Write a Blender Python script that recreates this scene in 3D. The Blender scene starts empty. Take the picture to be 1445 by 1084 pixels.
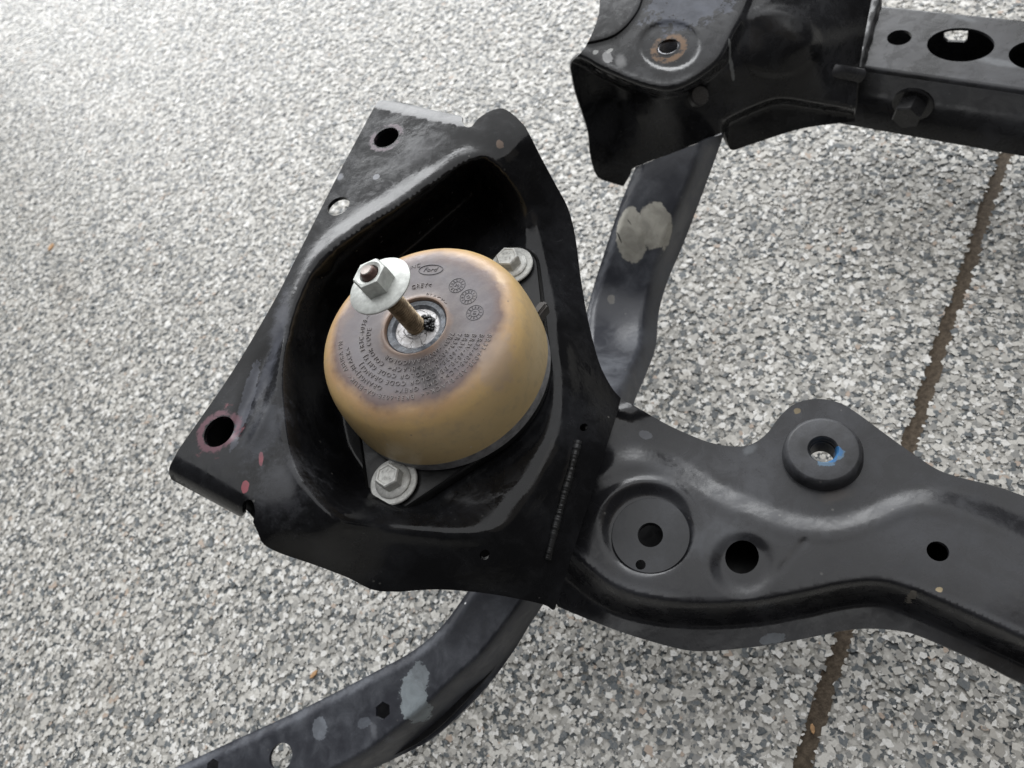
import bpy, bmesh, math, random
import numpy as np
from mathutils import Vector, Matrix
from mathutils.geometry import delaunay_2d_cdt

random.seed(7)
rng = np.random.default_rng(11)
scene = bpy.context.scene
C = scene.collection
PI = math.pi

# ------------------------------------------------------------------ camera
F = 1085.0            # focal length in photograph pixels (1445 wide)
H = 0.65              # eye height above the floor, metres
dn = np.array([358.0, 631.0, F]); dn /= np.linalg.norm(dn)       # straight down, camera frame (x right, y down, z ahead)
fw = np.array([0.0, 0.0, 1.0])
AZ = -dn
AY = fw - fw.dot(AZ) * AZ; AY /= np.linalg.norm(AY)
AX = np.cross(AY, AZ)
RW = np.array([AX, AY, AZ])                                       # camera frame -> world
CAMPOS = np.array([0.0, 0.0, H])


def at(px, py, z):
    """world point on the horizontal plane of height z that the photo shows at px, py"""
    px = np.asarray(px, float); py = np.asarray(py, float)
    r = np.stack([px - 722.5, py - 542.0, np.full_like(px, F)], -1) @ RW.T
    t = (np.asarray(z, float) - H) / r[..., 2]
    return CAMPOS + r * t[..., None]


def to_px(p):
    q = (np.asarray(p, float) - CAMPOS) @ RW
    return np.stack([q[..., 0] / q[..., 2] * F + 722.5, q[..., 1] / q[..., 2] * F + 542.0], -1)


cam = bpy.data.cameras.new('camera')
cam.sensor_width = 36.0
cam.lens = 36.0 * F / 1445.0
cam.clip_start = 0.02
cam.clip_end = 100.0
cam.dof.use_dof = True
cam.dof.focus_distance = 0.455
cam.dof.aperture_fstop = 9.5
camo = bpy.data.objects.new('camera', cam)
C.objects.link(camo)
M = Matrix.Identity(4)
for j, axis in enumerate(((1, 0, 0), (0, -1, 0), (0, 0, -1))):
    w = RW @ np.array(axis, float)
    for i in range(3):
        M[i][j] = w[i]
M[2][3] = H
camo.matrix_world = M
scene.camera = camo

# ------------------------------------------------------------------ light
world = bpy.data.worlds.new('World')
scene.world = world
world.use_nodes = True
bg = world.node_tree.nodes['Background']
bg.inputs[0].default_value = (0.95, 0.95, 1.0, 1)
bg.inputs[1].default_value = 0.10


def area(name, loc, target, sx, sy, power, col):
    d = bpy.data.lights.new(name, 'AREA')
    d.shape = 'RECTANGLE'; d.size = sx; d.size_y = sy
    d.energy = power; d.color = col
    o = bpy.data.objects.new(name, d)
    C.objects.link(o)
    o.location = loc
    o.rotation_euler = (Vector(target) - Vector(loc)).to_track_quat('-Z', 'Y').to_euler()
    return o


area('doorway_light', (1.8, 6.5, 2.7), (0.2, 0.4, 0.1), 9.5, 3.0, 820.0, (0.97, 0.985, 1.0))
area('open_sky_light', (0.9, 1.7, 3.4), (0.2, 0.3, 0.0), 7.5, 5.0, 210.0, (0.98, 0.99, 1.0))
area('ceiling_bounce_fill', (1.3, -1.4, 2.6), (0.2, 0.3, 0.0), 2.2, 2.2, 4.0, (1.0, 0.90, 0.78))  # unseen weak warm fill, added in place of bounce from the ceiling

scene.view_settings.view_transform = 'Standard'
scene.view_settings.look = 'None'
scene.view_settings.exposure = 0.0
scene.view_settings.gamma = 1.0
scene.view_settings.use_curve_mapping = False


# ------------------------------------------------------------------ material helpers
class NT:
    def __init__(self, name):
        self.m = bpy.data.materials.new(name); self.m.use_nodes = True
        self.t = self.m.node_tree
        self.b = self.t.nodes['Principled BSDF']
        self._pos = None

    def n(self, kind, **kw):
        x = self.t.nodes.new(kind)
        for k, v in kw.items():
            setattr(x, k, v)
        return x

    def l(self, a, b):
        self.t.links.new(a, b)

    def pos(self):
        if self._pos is None:
            self._pos = self.n('ShaderNodeNewGeometry').outputs['Position']
        return self._pos

    def noise(self, scale, detail=4.0, rough=0.55, vec=None, dist=0.0):
        x = self.n('ShaderNodeTexNoise')
        x.inputs['Scale'].default_value = scale
        x.inputs['Detail'].default_value = detail
        x.inputs['Roughness'].default_value = rough
        x.inputs['Distortion'].default_value = dist
        self.l(vec if vec is not None else self.pos(), x.inputs['Vector'])
        return x.outputs['Fac']

    def rng(self, v, a, b, c=0.0, d=1.0, smooth=True):
        x = self.n('ShaderNodeMapRange')
        x.interpolation_type = 'SMOOTHSTEP' if smooth else 'LINEAR'
        x.inputs[1].default_value = a; x.inputs[2].default_value = b
        x.inputs[3].default_value = c; x.inputs[4].default_value = d
        self.l(v, x.inputs[0])
        return x.outputs[0]

    def math(self, op, a, b=None):
        x = self.n('ShaderNodeMath', operation=op)
        for i, v in enumerate((a, b)):
            if v is None:
                continue
            if isinstance(v, (int, float)):
                x.inputs[i].default_value = v
            else:
                self.l(v, x.inputs[i])
        return x.outputs[0]

    def mix(self, f, a, b):
        x = self.n('ShaderNodeMix', data_type='RGBA')
        for s, v in ((x.inputs[0], f), (x.inputs[6], a), (x.inputs[7], b)):
            if isinstance(v, (int, float)):
                s.default_value = v
            elif isinstance(v, tuple):
                s.default_value = v if len(v) == 4 else v + (1.0,)
            else:
                self.l(v, s)
        return x.outputs[2]

    def fmix(self, f, a, b):
        x = self.n('ShaderNodeMix', data_type='FLOAT')
        for s, v in ((x.inputs[0], f), (x.inputs[2], a), (x.inputs[3], b)):
            if isinstance(v, (int, float)):
                s.default_value = v
            else:
                self.l(v, s)
        return x.outputs[0]

    def dist(self, c, scale=(1, 1, 1), rot=0.0):
        mp = self.n('ShaderNodeVectorMath', operation='SUBTRACT')
        self.l(self.pos(), mp.inputs[0]); mp.inputs[1].default_value = tuple(c)
        v = mp.outputs[0]
        if rot:
            r = self.n('ShaderNodeVectorRotate'); r.rotation_type = 'Z_AXIS'
            self.l(v, r.inputs['Vector']); r.inputs['Angle'].default_value = rot
            v = r.outputs[0]
        s = self.n('ShaderNodeVectorMath', operation='MULTIPLY')
        self.l(v, s.inputs[0]); s.inputs[1].default_value = scale
        ln = self.n('ShaderNodeVectorMath', operation='LENGTH')
        self.l(s.outputs[0], ln.inputs[0])
        return ln.outputs['Value']

    def bump(self, h, strength=0.2, distance=0.001):
        x = self.n('ShaderNodeBump')
        x.inputs['Strength'].default_value = strength
        x.inputs['Distance'].default_value = distance
        self.l(h, x.inputs['Height'])
        self.l(x.outputs[0], self.b.inputs['Normal'])

    def set(self, **kw):
        for k, v in kw.items():
            s = self.b.inputs[k.replace('_', ' ')]
            if isinstance(v, (int, float)):
                s.default_value = v
            elif isinstance(v, tuple):
                s.default_value = v if len(v) == 4 else v + (1.0,)
            else:
                self.l(v, s)


def black_paint(name, ior=1.40, base=(0.011, 0.011, 0.012), rough=0.26, dust=0.3, dust_col=(0.13, 0.135, 0.15), spots=(), rings=(), scale=1.0):
    return _black_paint(name, ior, base, rough, dust, dust_col, spots, rings, scale)


def _black_paint(name, ior, base=(0.011, 0.011, 0.012), rough=0.26, dust=0.3, dust_col=(0.13, 0.135, 0.15), spots=(), rings=(), scale=1.0):
    """black dipped steel with settled dust, scuffs and spots (bare or stained marks, one painted sheen)"""
    N = NT(name)
    big = N.noise(14 * scale, 5, 0.6)
    mid = N.noise(70 * scale, 6, 0.65, dist=0.6)
    fine = N.noise(900, 3, 0.6)
    st = N.n('ShaderNodeMapping'); st.inputs['Scale'].default_value = (1, 6, 3); st.inputs['Rotation'].default_value = (0, 0, 0.7)
    N.l(N.pos(), st.inputs[0])
    scr = N.rng(N.noise(260, 3, 0.6, st.outputs[0]), 0.66, 0.78)
    d = N.math('MULTIPLY', N.rng(N.math('ADD', N.math('MULTIPLY', big, 0.65), N.math('MULTIPLY', mid, 0.35)), 0.40, 0.68), dust)
    d = N.math('ADD', d, N.math('MULTIPLY', scr, 0.10 * dust))
    d = N.math('MULTIPLY', d, N.rng(fine, 0.25, 0.6, 0.7, 1.1))
    col = N.mix(d, base, dust_col)
    vor = N.n('ShaderNodeTexVoronoi'); vor.inputs['Scale'].default_value = 95
    N.l(N.pos(), vor.inputs['Vector'])
    gate = N.rng(N.noise(35, 2), 0.5, 0.6)
    spk = N.math('MULTIPLY', N.rng(vor.outputs['Distance'], 0.05, 0.09, 1.0, 0.0), gate)
    col = N.mix(N.math('MULTIPLY', spk, 0.22), col, (0.30, 0.29, 0.27))
    ro = N.fmix(d, rough, 0.62)
    ro = N.math('ADD', ro, N.rng(mid, 0.35, 0.7, -0.05, 0.12))
    wob = N.noise(120, 5, 0.7)
    wob2 = N.noise(420, 4, 0.7)
    for (c, sc, rot, colr, op, rg, na) in spots:
        dd = N.dist(c, sc, rot)
        dd = N.math('ADD', dd, N.rng(wob, 0.3, 0.7, -0.28 * na, 0.28 * na, False))
        dd = N.math('ADD', dd, N.rng(wob2, 0.3, 0.7, -0.13 * na, 0.13 * na, False))
        mk = N.math('MULTIPLY', N.rng(dd, *((0.95, 1.03) if op >= 0.56 else (0.4, 1.35)), 1.0, 0.0), op)
        shade = N.rng(mid, 0.3, 0.7, 0.72, 1.12)
        cc = N.n('ShaderNodeVectorMath', operation='SCALE'); cc.inputs[0].default_value = colr
        N.l(shade, cc.inputs['Scale'])
        col = N.mix(mk, col, cc.outputs[0])
        ro = N.fmix(mk, ro, rg)
    for (c, r0, r1, colr, op, thr) in rings:
        dd = N.math('ADD', N.dist(c, (1, 1, 0.3)), N.rng(wob2, 0.3, 0.7, -0.0012, 0.0012, False))
        mk = N.math('MULTIPLY', N.rng(dd, r0 - 0.0006, r0 + 0.0006), N.rng(dd, r1 - 0.0012, r1 + 0.0008, 1.0, 0.0))
        mk = N.math('MULTIPLY', mk, N.rng(wob, thr, thr + 0.16))
        mk = N.math('MULTIPLY', mk, op)
        col = N.mix(mk, col, colr)
        ro = N.fmix(mk, ro, 0.6)
    N.set(Base_Color=col, Roughness=ro)
    N.b.inputs['IOR'].default_value = ior
    N.bump(N.math('ADD', N.math('MULTIPLY', N.noise(60, 3), 1.0), N.math('MULTIPLY', N.noise(700, 2), 0.08)), 0.16, 0.002)
    return N.m


def plain(name, col, rough, metallic=0.0, var=0.25, scale=300.0, bump=0.1):
    N = NT(name)
    f = N.noise(scale, 5, 0.65)
    dark = tuple(c * (1 - var) for c in col)
    light = tuple(min(1, c * (1 + var * 0.5)) for c in col)
    N.set(Base_Color=N.mix(N.rng(f, 0.3, 0.7), dark, light), Roughness=N.rng(N.noise(scale * 0.4, 4), 0.3, 0.7, rough - 0.08, rough + 0.12), Metallic=metallic)
    N.bump(f, bump, 0.0006)
    return N.m


# ------------------------------------------------------------------ object helpers
def tag(o, label=None, category=None, group=None, kind=None):
    for k, v in (('label', label), ('category', category), ('group', group), ('kind', kind)):
        if v:
            o[k] = v
    return o


def empty(name, loc):
    o = bpy.data.objects.new(name, None)
    o.empty_display_size = 0.02
    o.location = tuple(loc)
    C.objects.link(o)
    o['_o'] = [float(v) for v in loc]
    return o


def link(name, me, mat, parent=None, smooth=35, loc=None):
    """link one mesh whose vertices are in world space (or round loc, when given)"""
    o = bpy.data.objects.new(name, me)
    C.objects.link(o)
    if mat is not None:
        me.materials.append(mat)
    base = Vector((0, 0, 0))
    p = parent
    while p is not None:
        base += Vector(p.location)
        p = p.parent
    if loc is None:
        if base.length > 0:
            me.transform(Matrix.Translation(-base))
    else:
        o.location = Vector(tuple(loc)) - base
    o.parent = parent
    if smooth is not None:
        me.polygons.foreach_set('use_smooth', [True] * len(me.polygons))
        me.set_sharp_from_angle(angle=math.radians(smooth))
    me.update()
    return o


def mesh(verts, faces):
    me = bpy.data.meshes.new('shape')
    me.from_pydata([tuple(map(float, v)) for v in verts], [], [tuple(map(int, f)) for f in faces])
    me.update()
    return me


def curve(pts, step=None, n=None, closed=False):
    """Catmull-Rom curve through pts, resampled"""
    p = np.asarray(pts, float)
    if closed:
        q = np.vstack([p[-1], p, p[0], p[1]])
    else:
        q = np.vstack([2 * p[0] - p[1], p, 2 * p[-1] - p[-2]])
    out = []
    for i in range(1, len(q) - 2):
        a, b, c, d = q[i - 1], q[i], q[i + 1], q[i + 2]
        for t in np.linspace(0, 1, 14, endpoint=False):
            out.append(0.5 * (2 * b + (c - a) * t + (2 * a - 5 * b + 4 * c - d) * t * t + (3 * b - a - 3 * c + d) * t ** 3))
    if not closed:
        out.append(p[-1])
    else:
        out.append(out[0])
    out = np.array(out)
    s = np.concatenate([[0], np.cumsum(np.linalg.norm(np.diff(out, axis=0), axis=1))])
    if n is None:
        n = max(2, int(round(s[-1] / step)) + 1)
    t = np.linspace(0, s[-1], n)
    r = np.stack([np.interp(t, s, out[:, k]) for k in range(out.shape[1])], -1)
    return r[:-1] if closed else r


def path(*segs, step=4.0):
    """closed outline: each seg is a list of points run as one smooth curve; corners fall between segs"""
    out = []
    for i, s in enumerate(segs):
        nxt = segs[(i + 1) % len(segs)][0]
        pts = list(s) if tuple(s[-1]) == tuple(nxt) else list(s)
        c = curve(pts, step) if len(pts) > 1 else np.array(pts, float)
        out.append(c)
        a, b = c[-1], np.asarray(nxt, float)
        L = np.linalg.norm(b - a)
        k = int(L / step)
        if k > 1:
            out.append(a + (b - a) * (np.arange(1, k) / k)[:, None])
    r = np.vstack(out)
    keep = np.linalg.norm(r - np.roll(r, 1, 0), axis=1) > 0.4
    return r[keep]


def seg_dist(P, line):
    """signed distance to an open polyline: positive to the right of its run (photo axes: y down)"""
    A = line[:-1]; D = line[1:] - A
    L2 = (D ** 2).sum(1) + 1e-12
    best = np.full(len(P), 1e9); sg = np.ones(len(P))
    for a, d, l2 in zip(A, D, L2):
        v = P - a
        t = np.clip((v @ d) / l2, 0, 1)
        w = v - t[:, None] * d
        ds = np.linalg.norm(w, axis=1)
        cr = d[0] * v[:, 1] - d[1] * v[:, 0]
        m = ds < best
        best[m] = ds[m]; sg[m] = np.sign(cr[m])
    return best * sg


def inside(P, poly):
    x, y = P[:, 0], P[:, 1]
    r = np.zeros(len(P), bool)
    x0, y0 = poly[:, 0], poly[:, 1]
    x1, y1 = np.roll(x0, -1), np.roll(y0, -1)
    for a, b, c, d in zip(x0, y0, x1, y1):
        if b == d:
            continue
        m = ((b > y) != (d > y)) & (x < (c - a) * (y - b) / (d - b) + a)
        r ^= m
    return r


def poly_dist(P, poly):
    d = np.abs(seg_dist(P, np.vstack([poly, poly[:1]])))
    return np.where(inside(P, poly), d, -d)


def ss(x, a=0.0, b=1.0):
    t = np.clip((x - a) / (b - a), 0, 1)
    return t * t * (3 - 2 * t)


def roll(d, rp, rm):
    """quarter-round edge: drop of rm metres over rp pixels"""
    t = np.clip(d / rp, 0, 1)
    return rm * (1 - np.sqrt(np.maximum(0, 1 - t * t)) ) * 0.999


def rbf(ctrl):
    c = np.asarray(ctrl, float)
    X = c[:, :2] / 200.0; z = c[:, 2]
    n = len(X)

    def k(r2):
        return np.where(r2 > 0, 0.5 * r2 * np.log(np.maximum(r2, 1e-12)), 0)
    D = ((X[:, None] - X[None]) ** 2).sum(-1)
    A = np.zeros((n + 3, n + 3))
    A[:n, :n] = k(D) + np.eye(n) * 2e-3
    A[:n, n] = 1; A[:n, n + 1:] = X
    A[n, :n] = 1; A[n + 1:, :n] = X.T
    w = np.linalg.solve(A, np.concatenate([z, [0, 0, 0]]))

    def f(P):
        Y = P / 200.0
        D = ((Y[:, None] - X[None]) ** 2).sum(-1)
        return k(D) @ w[:n] + w[n] + Y @ w[n + 1:]
    return f


def hole_px(px, py, z, r, n=28, sx=1.0, rot=0.0):
    c = at(px, py, z)
    a = np.linspace(0, 2 * PI, n, endpoint=False)
    p = np.stack([np.cos(a) * r * sx, np.sin(a) * r], -1)
    cs, sn = math.cos(rot), math.sin(rot)
    p = p @ np.array([[cs, sn], [-sn, cs]])
    w = np.column_stack([c[0] + p[:, 0], c[1] + p[:, 1], np.full(n, z)])
    return to_px(w)


def sheet(name, outline, holes, zf, mat, parent, thick=0.0025, step=5.0, smooth=40, lines=()):
    """pressed steel sheet: an outline with holes, its height given by zf, a real wall thickness"""
    loops = [np.asarray(outline)] + [np.asarray(h) for h in holes]
    lo = loops[0].min(0); hi = loops[0].max(0)
    gx, gy = np.meshgrid(np.arange(lo[0], hi[0], step), np.arange(lo[1], hi[1], step * 0.87))
    gx = gx + (np.arange(gx.shape[0]) % 2)[:, None] * step * 0.5
    G = np.column_stack([gx.ravel(), gy.ravel()])
    G = G[poly_dist(G, loops[0]) > step * 0.55]
    for h in loops[1:]:
        G = G[poly_dist(G, h) < -step * 0.5]
    extra = []
    for (ln, offs) in lines:
        t = np.gradient(ln, axis=0); nn_ = np.column_stack([-t[:, 1], t[:, 0]]); nn_ /= np.linalg.norm(nn_, axis=1)[:, None] + 1e-9
        for o_ in offs:
            q = curve(ln + nn_ * o_, step * 0.6)
            q = q[poly_dist(q, loops[0]) > 2.0]
            for h in loops[1:]:
                q = q[poly_dist(q, h) < -2.0]
            extra.append(q)
            if len(q):
                keep = np.ones(len(G), bool)
                for c0 in range(0, len(G), 4000):
                    d_ = ((G[c0:c0 + 4000, None] - q[None]) ** 2).sum(-1).min(1)
                    keep[c0:c0 + 4000] = d_ > (step * 0.62) ** 2
                G = G[keep]
    V = []; E = []
    for L in loops:
        o = len(V)
        V += [Vector(p) for p in L]
        E += [(o + i, o + (i + 1) % len(L)) for i in range(len(L))]
    nb = len(V)
    V += [Vector(p) for p in G]
    for q in extra:
        V += [Vector(p) for p in q]
    v2, e2, f2, *_ = delaunay_2d_cdt(V, E, [], 0, 1e-4)
    v2 = np.array([tuple(v) for v in v2])
    T = np.array(f2)
    cen = v2[T].mean(1)
    ok = inside(cen, loops[0])
    for h in loops[1:]:
        ok &= ~inside(cen, h)
    T = T[ok]
    z = zf(v2)
    W = at(v2[:, 0], v2[:, 1], z)
    # face the camera
    nrm = np.cross(W[T[:, 1]] - W[T[:, 0]], W[T[:, 2]] - W[T[:, 0]])
    flip = ((CAMPOS - W[T].mean(1)) * nrm).sum(1) < 0
    T[flip] = T[flip][:, ::-1]
    nrm[flip] *= -1
    vn = np.zeros_like(W)
    for k in range(3):
        np.add.at(vn, T[:, k], nrm)
    vn /= np.linalg.norm(vn, axis=1)[:, None] + 1e-12
    n = len(W)
    B = W - vn * thick
    cnt = {}
    for t in T:
        for a, b in ((t[0], t[1]), (t[1], t[2]), (t[2], t[0])):
            cnt[(a, b)] = 1
    rim = [(a, b) for (a, b) in cnt if (b, a) not in cnt]
    faces = [tuple(t) for t in T] + [(t[2] + n, t[1] + n, t[0] + n) for t in T] + [(b, a, a + n, b + n) for a, b in rim]
    me = mesh(np.vstack([W, B]), faces)
    o = link(name, me, mat, parent, smooth)
    # true surface normals of the pressing, so the paint reflects without facets
    e = 1.6
    dx = at(v2[:, 0] + e, v2[:, 1], zf(v2 + [e, 0])) - at(v2[:, 0] - e, v2[:, 1], zf(v2 - [e, 0]))
    dy = at(v2[:, 0], v2[:, 1] + e, zf(v2 + [0, e])) - at(v2[:, 0], v2[:, 1] - e, zf(v2 - [0, e]))
    an = np.cross(dx, dy)
    an *= np.sign(((CAMPOS - W) * an).sum(1))[:, None]
    an /= np.linalg.norm(an, axis=1)[:, None] + 1e-15
    nl = len(me.loops)
    lv = np.empty(nl, np.int32); me.loops.foreach_get('vertex_index', lv)
    ln_ = np.empty(nl * 3, np.float32); me.corner_normals.foreach_get('vector', ln_)
    ln_ = ln_.reshape(-1, 3)
    nt = len(T) * 3
    ln_[:nt] = an[lv[:nt]]
    me.normals_split_custom_set(ln_.tolist())
    return o


def lathe(profile, n=64, center=(0, 0, 0), wob=None):
    verts = []; faces = []
    for (r, z) in profile:
        for k in range(n):
            a = 2 * PI * k / n
            verts.append((center[0] + r * math.cos(a), center[1] + r * math.sin(a), center[2] + z))
    for i in range(len(profile) - 1):
        for k in range(n):
            a, b = i * n + k, i * n + (k + 1) % n
            faces.append((a, b, b + n, a + n))
    return verts, faces


def lathe_obj(name, profile, center, mat, parent, n=64, smooth=35, caps=True, matrix=None):
    v, f = lathe(profile, n)
    if caps:
        if profile[0][0] > 1e-6:
            f.append(tuple(range(n))[::-1])
        if profile[-1][0] > 1e-6:
            o = (len(profile) - 1) * n
            f.append(tuple(range(o, o + n)))
    bm = bmesh.new()
    vs = [bm.verts.new(p) for p in v]
    for q in f:
        try:
            bm.faces.new([vs[i] for i in q])
        except ValueError:
            pass
    bmesh.ops.remove_doubles(bm, verts=bm.verts, dist=1e-7)
    bmesh.ops.recalc_face_normals(bm, faces=bm.faces)
    me = bpy.data.meshes.new('shape'); bm.to_mesh(me); bm.free()
    if matrix is not None:
        me.transform(matrix)
    return link(name, me, mat, parent, smooth, loc=center)


def hexhead(r, h, rot=0.0, cham=0.0012):
    """hexagon prism with a chamfered top, as bmesh-ready lists"""
    v = []; f = []
    for rr, z in ((r, 0), (r, h - cham), (r - cham, h)):
        for k in range(6):
            a = rot + k * PI / 3
            v.append((rr * math.cos(a), rr * math.sin(a), z))
    for i in range(2):
        for k in range(6):
            a, b = i * 6 + k, i * 6 + (k + 1) % 6
            f.append((a, b, b + 6, a + 6))
    f.append(tuple(range(12, 18)))
    f.append(tuple(range(6))[::-1])
    return v, f


def text_mesh(body, size, extrude, spacing=1.0, align='LEFT'):
    cu = bpy.data.curves.new('lettering', 'FONT')
    cu.body = body; cu.size = size; cu.extrude = extrude; cu.space_character = spacing
    cu.align_x = align
    cu.offset = -size * 0.022
    cu.resolution_u = 2
    o = bpy.data.objects.new('lettering', cu)
    C.objects.link(o)
    dg = bpy.context.evaluated_depsgraph_get()
    me = bpy.data.meshes.new_from_object(o.evaluated_get(dg))
    bpy.data.objects.remove(o); bpy.data.curves.remove(cu)
    n = len(me.vertices)
    co = np.empty(n * 3); me.vertices.foreach_get('co', co)
    fs = [tuple(p.vertices) for p in me.polygons]
    bpy.data.meshes.remove(me)
    return co.reshape(-1, 3), fs


def join(parts):
    V = []; Fc = []
    for v, f in parts:
        o = len(V)
        V += [tuple(p) for p in v]
        Fc += [tuple(i + o for i in q) for q in f]
    return V, Fc


def tube(pts, radii, n=10):
    p = np.asarray(pts, float)
    V = []; Fc = []
    for i in range(len(p)):
        t = p[min(i + 1, len(p) - 1)] - p[max(i - 1, 0)]
        t /= np.linalg.norm(t) + 1e-12
        a = np.cross(t, (0, 0, 1.0)); a /= np.linalg.norm(a) + 1e-12
        b = np.cross(a, t)
        for k in range(n):
            an = 2 * PI * k / n
            V.append(p[i] + radii[i] * (math.cos(an) * a + math.sin(an) * b))
    for i in range(len(p) - 1):
        for k in range(n):
            q, w = i * n + k, i * n + (k + 1) % n
            Fc.append((q, w, w + n, q + n))
    Fc.append(tuple(range(n))[::-1]); Fc.append(tuple(range((len(p) - 1) * n, len(p) * n)))
    return V, Fc


# ------------------------------------------------------------------ floor
def floor_material():
    N = NT('flaked_epoxy')
    at_ = N.n('ShaderNodeAttribute'); at_.attribute_name = 'tone'
    r = N.n('ShaderNodeValToRGB'); r.color_ramp.interpolation = 'CONSTANT'
    stops = [(0.0, (0.060, 0.072, 0.080)), (0.11, (0.105, 0.12, 0.13)), (0.215, (0.22, 0.22, 0.212)),
             (0.31, (0.32, 0.312, 0.29)), (0.45, (0.445, 0.432, 0.40)), (0.64, (0.57, 0.555, 0.515)),
             (0.84, (0.72, 0.71, 0.68)), (0.99, (0.40, 0.32, 0.26))]
    e = r.color_ramp.elements
    e[0].position = 0.0; e[0].color = stops[0][1] + (1,)
    e[1].position = stops[1][0]; e[1].color = stops[1][1] + (1,)
    for p, c in stops[2:]:
        x = e.new(p); x.color = c + (1,)
    N.l(at_.outputs['Fac'], r.inputs[0])
    f = N.noise(500, 4, 0.6)
    col = N.mix(N.rng(f, 0.35, 0.75, 0.0, 0.35), r.outputs[0], (0.33, 0.31, 0.28))
    dirt = N.math('MULTIPLY', N.rng(N.noise(9, 5, 0.6), 0.52, 0.74), 0.22)
    col = N.mix(dirt, col, (0.24, 0.20, 0.155))
    N.set(Base_Color=col, Roughness=0.5)
    N.b.inputs['Coat Weight'].default_value = 0.10
    N.b.inputs['Specular IOR Level'].default_value = 0.3
    N.b.inputs['Coat Roughness'].default_value = 0.22
    N.bump(N.noise(330, 3, 0.6), 0.22, 0.0009)
    return N.m


def base_material():
    N = NT('epoxy_base')
    v = N.n('ShaderNodeTexVoronoi'); v.inputs['Scale'].default_value = 260
    N.l(N.pos(), v.inputs['Vector'])
    r = N.n('ShaderNodeValToRGB'); r.color_ramp.interpolation = 'CONSTANT'
    e = r.color_ramp.elements
    e[0].color = (0.10, 0.11, 0.115, 1); e[1].position = 0.22; e[1].color = (0.34, 0.33, 0.30, 1)
    x = e.new(0.5); x.color = (0.48, 0.465, 0.43, 1)
    x = e.new(0.85); x.color = (0.66, 0.64, 0.60, 1)
    sp = N.n('ShaderNodeSeparateColor'); N.l(v.outputs['Color'], sp.inputs[0])
    N.l(sp.outputs[0], r.inputs[0])
    N.set(Base_Color=r.outputs[0], Roughness=0.42)
    N.b.inputs['Coat Weight'].default_value = 0.10
    N.b.inputs['Specular IOR Level'].default_value = 0.3
    N.b.inputs['Coat Roughness'].default_value = 0.22
    N.bump(N.noise(330, 3, 0.6), 0.22, 0.0009)
    return N.m


floor = link('floor', mesh([(-9, -6, -0.0012), (9, -6, -0.0012), (9, 6.2, -0.0012), (-9, 6.2, -0.0012)], [(0, 1, 2, 3)]), base_material(), None, None)
tag(floor, 'pale grey garage floor of scattered epoxy flakes', 'floor', kind='structure')

J0 = at(1423, 205, 0.0)[:2]; J1 = at(1130, 1084, 0.0)[:2]
jd = (J1 - J0) / np.linalg.norm(J1 - J0)
jn = np.array([-jd[1], jd[0]])
JHALF = 0.0050


def joint_wob(s):
    return 0.0006 * np.sin(s * 41 + 1.0) + 0.0004 * np.sin(s * 143 + 0.3)


corners = at(np.array([-300, 1650, 1650, -300]), np.array([-60, -200, 1260, 1260]), 0.0)[:, :2]


def scatter(poly, per_m2, smin, smax, power):
    lo, hi = poly.min(0), poly.max(0)
    n = int((hi[0] - lo[0]) * (hi[1] - lo[1]) * per_m2)
    p = lo + rng.random((n, 2)) * (hi - lo)
    p = p[inside(p, poly)]
    s = smin + (smax - smin) * rng.random(len(p)) ** power
    return p, s


pA, sA = scatter(corners, 112000, 0.0011, 0.0042, 1.7)
far = np.linalg.norm(pA, axis=1)
keepm = rng.random(len(pA)) < np.where(far < 1.0, 1.0, 0.8)
pA, sA = pA[keepm], sA[keepm]
rel = pA - J0
sj = rel @ jd; dj = rel @ jn - joint_wob(sj)
ok = np.abs(dj) > JHALF + sA * 0.25
pA, sA = pA[ok], sA[ok]
nf = len(pA)
K = 5
ang = (np.arange(K)[None] + (rng.random((nf, K)) - 0.5) * 0.75) * (2 * PI / K) + rng.random((nf, 1)) * 2 * PI
rad = sA[:, None] * (0.62 + 0.6 * rng.random((nf, K)))
asp = 0.65 + 0.5 * rng.random((nf, 1)); th = rng.random((nf, 1)) * PI
lx = np.cos(ang) * rad; ly = np.sin(ang) * rad * asp
X = pA[:, :1] + lx * np.cos(th) - ly * np.sin(th)
Y = pA[:, 1:] + lx * np.sin(th) + ly * np.cos(th)
tx = (rng.random((nf, 1)) - 0.5) * 0.045; ty = (rng.random((nf, 1)) - 0.5) * 0.045
Z = 0.0001 + rng.random((nf, 1)) * 0.00022 + (X - pA[:, :1]) * tx + (Y - pA[:, 1:]) * ty
co = np.stack([X, Y, Z], -1).reshape(-1, 3)
me = bpy.data.meshes.new('flakes')
me.vertices.add(nf * K); me.vertices.foreach_set('co', co.ravel().astype(np.float32))
me.loops.add(nf * K); me.loops.foreach_set('vertex_index', np.arange(nf * K, dtype=np.int32))
me.polygons.add(nf); me.polygons.foreach_set('loop_start', np.arange(0, nf * K, K, dtype=np.int32))
a_ = me.attributes.new('tone', 'FLOAT', 'FACE')
# dark chips gather in loose drifts, as thrown by hand
dr = 0.5 + 0.5 * np.sin(pA[:, 0] * 55 + 2 * np.sin(pA[:, 1] * 37)) * np.sin(pA[:, 1] * 49 + 1.3)
tone = np.clip(rng.random(nf) + (dr - 0.5) * 0.10, 0, 0.999)
a_.data.foreach_set('value', tone.astype(np.float32))
me.update(calc_edges=True)
fl = link('flakes', me, floor_material(), floor, None)
tag(fl, kind='stuff')

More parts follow.
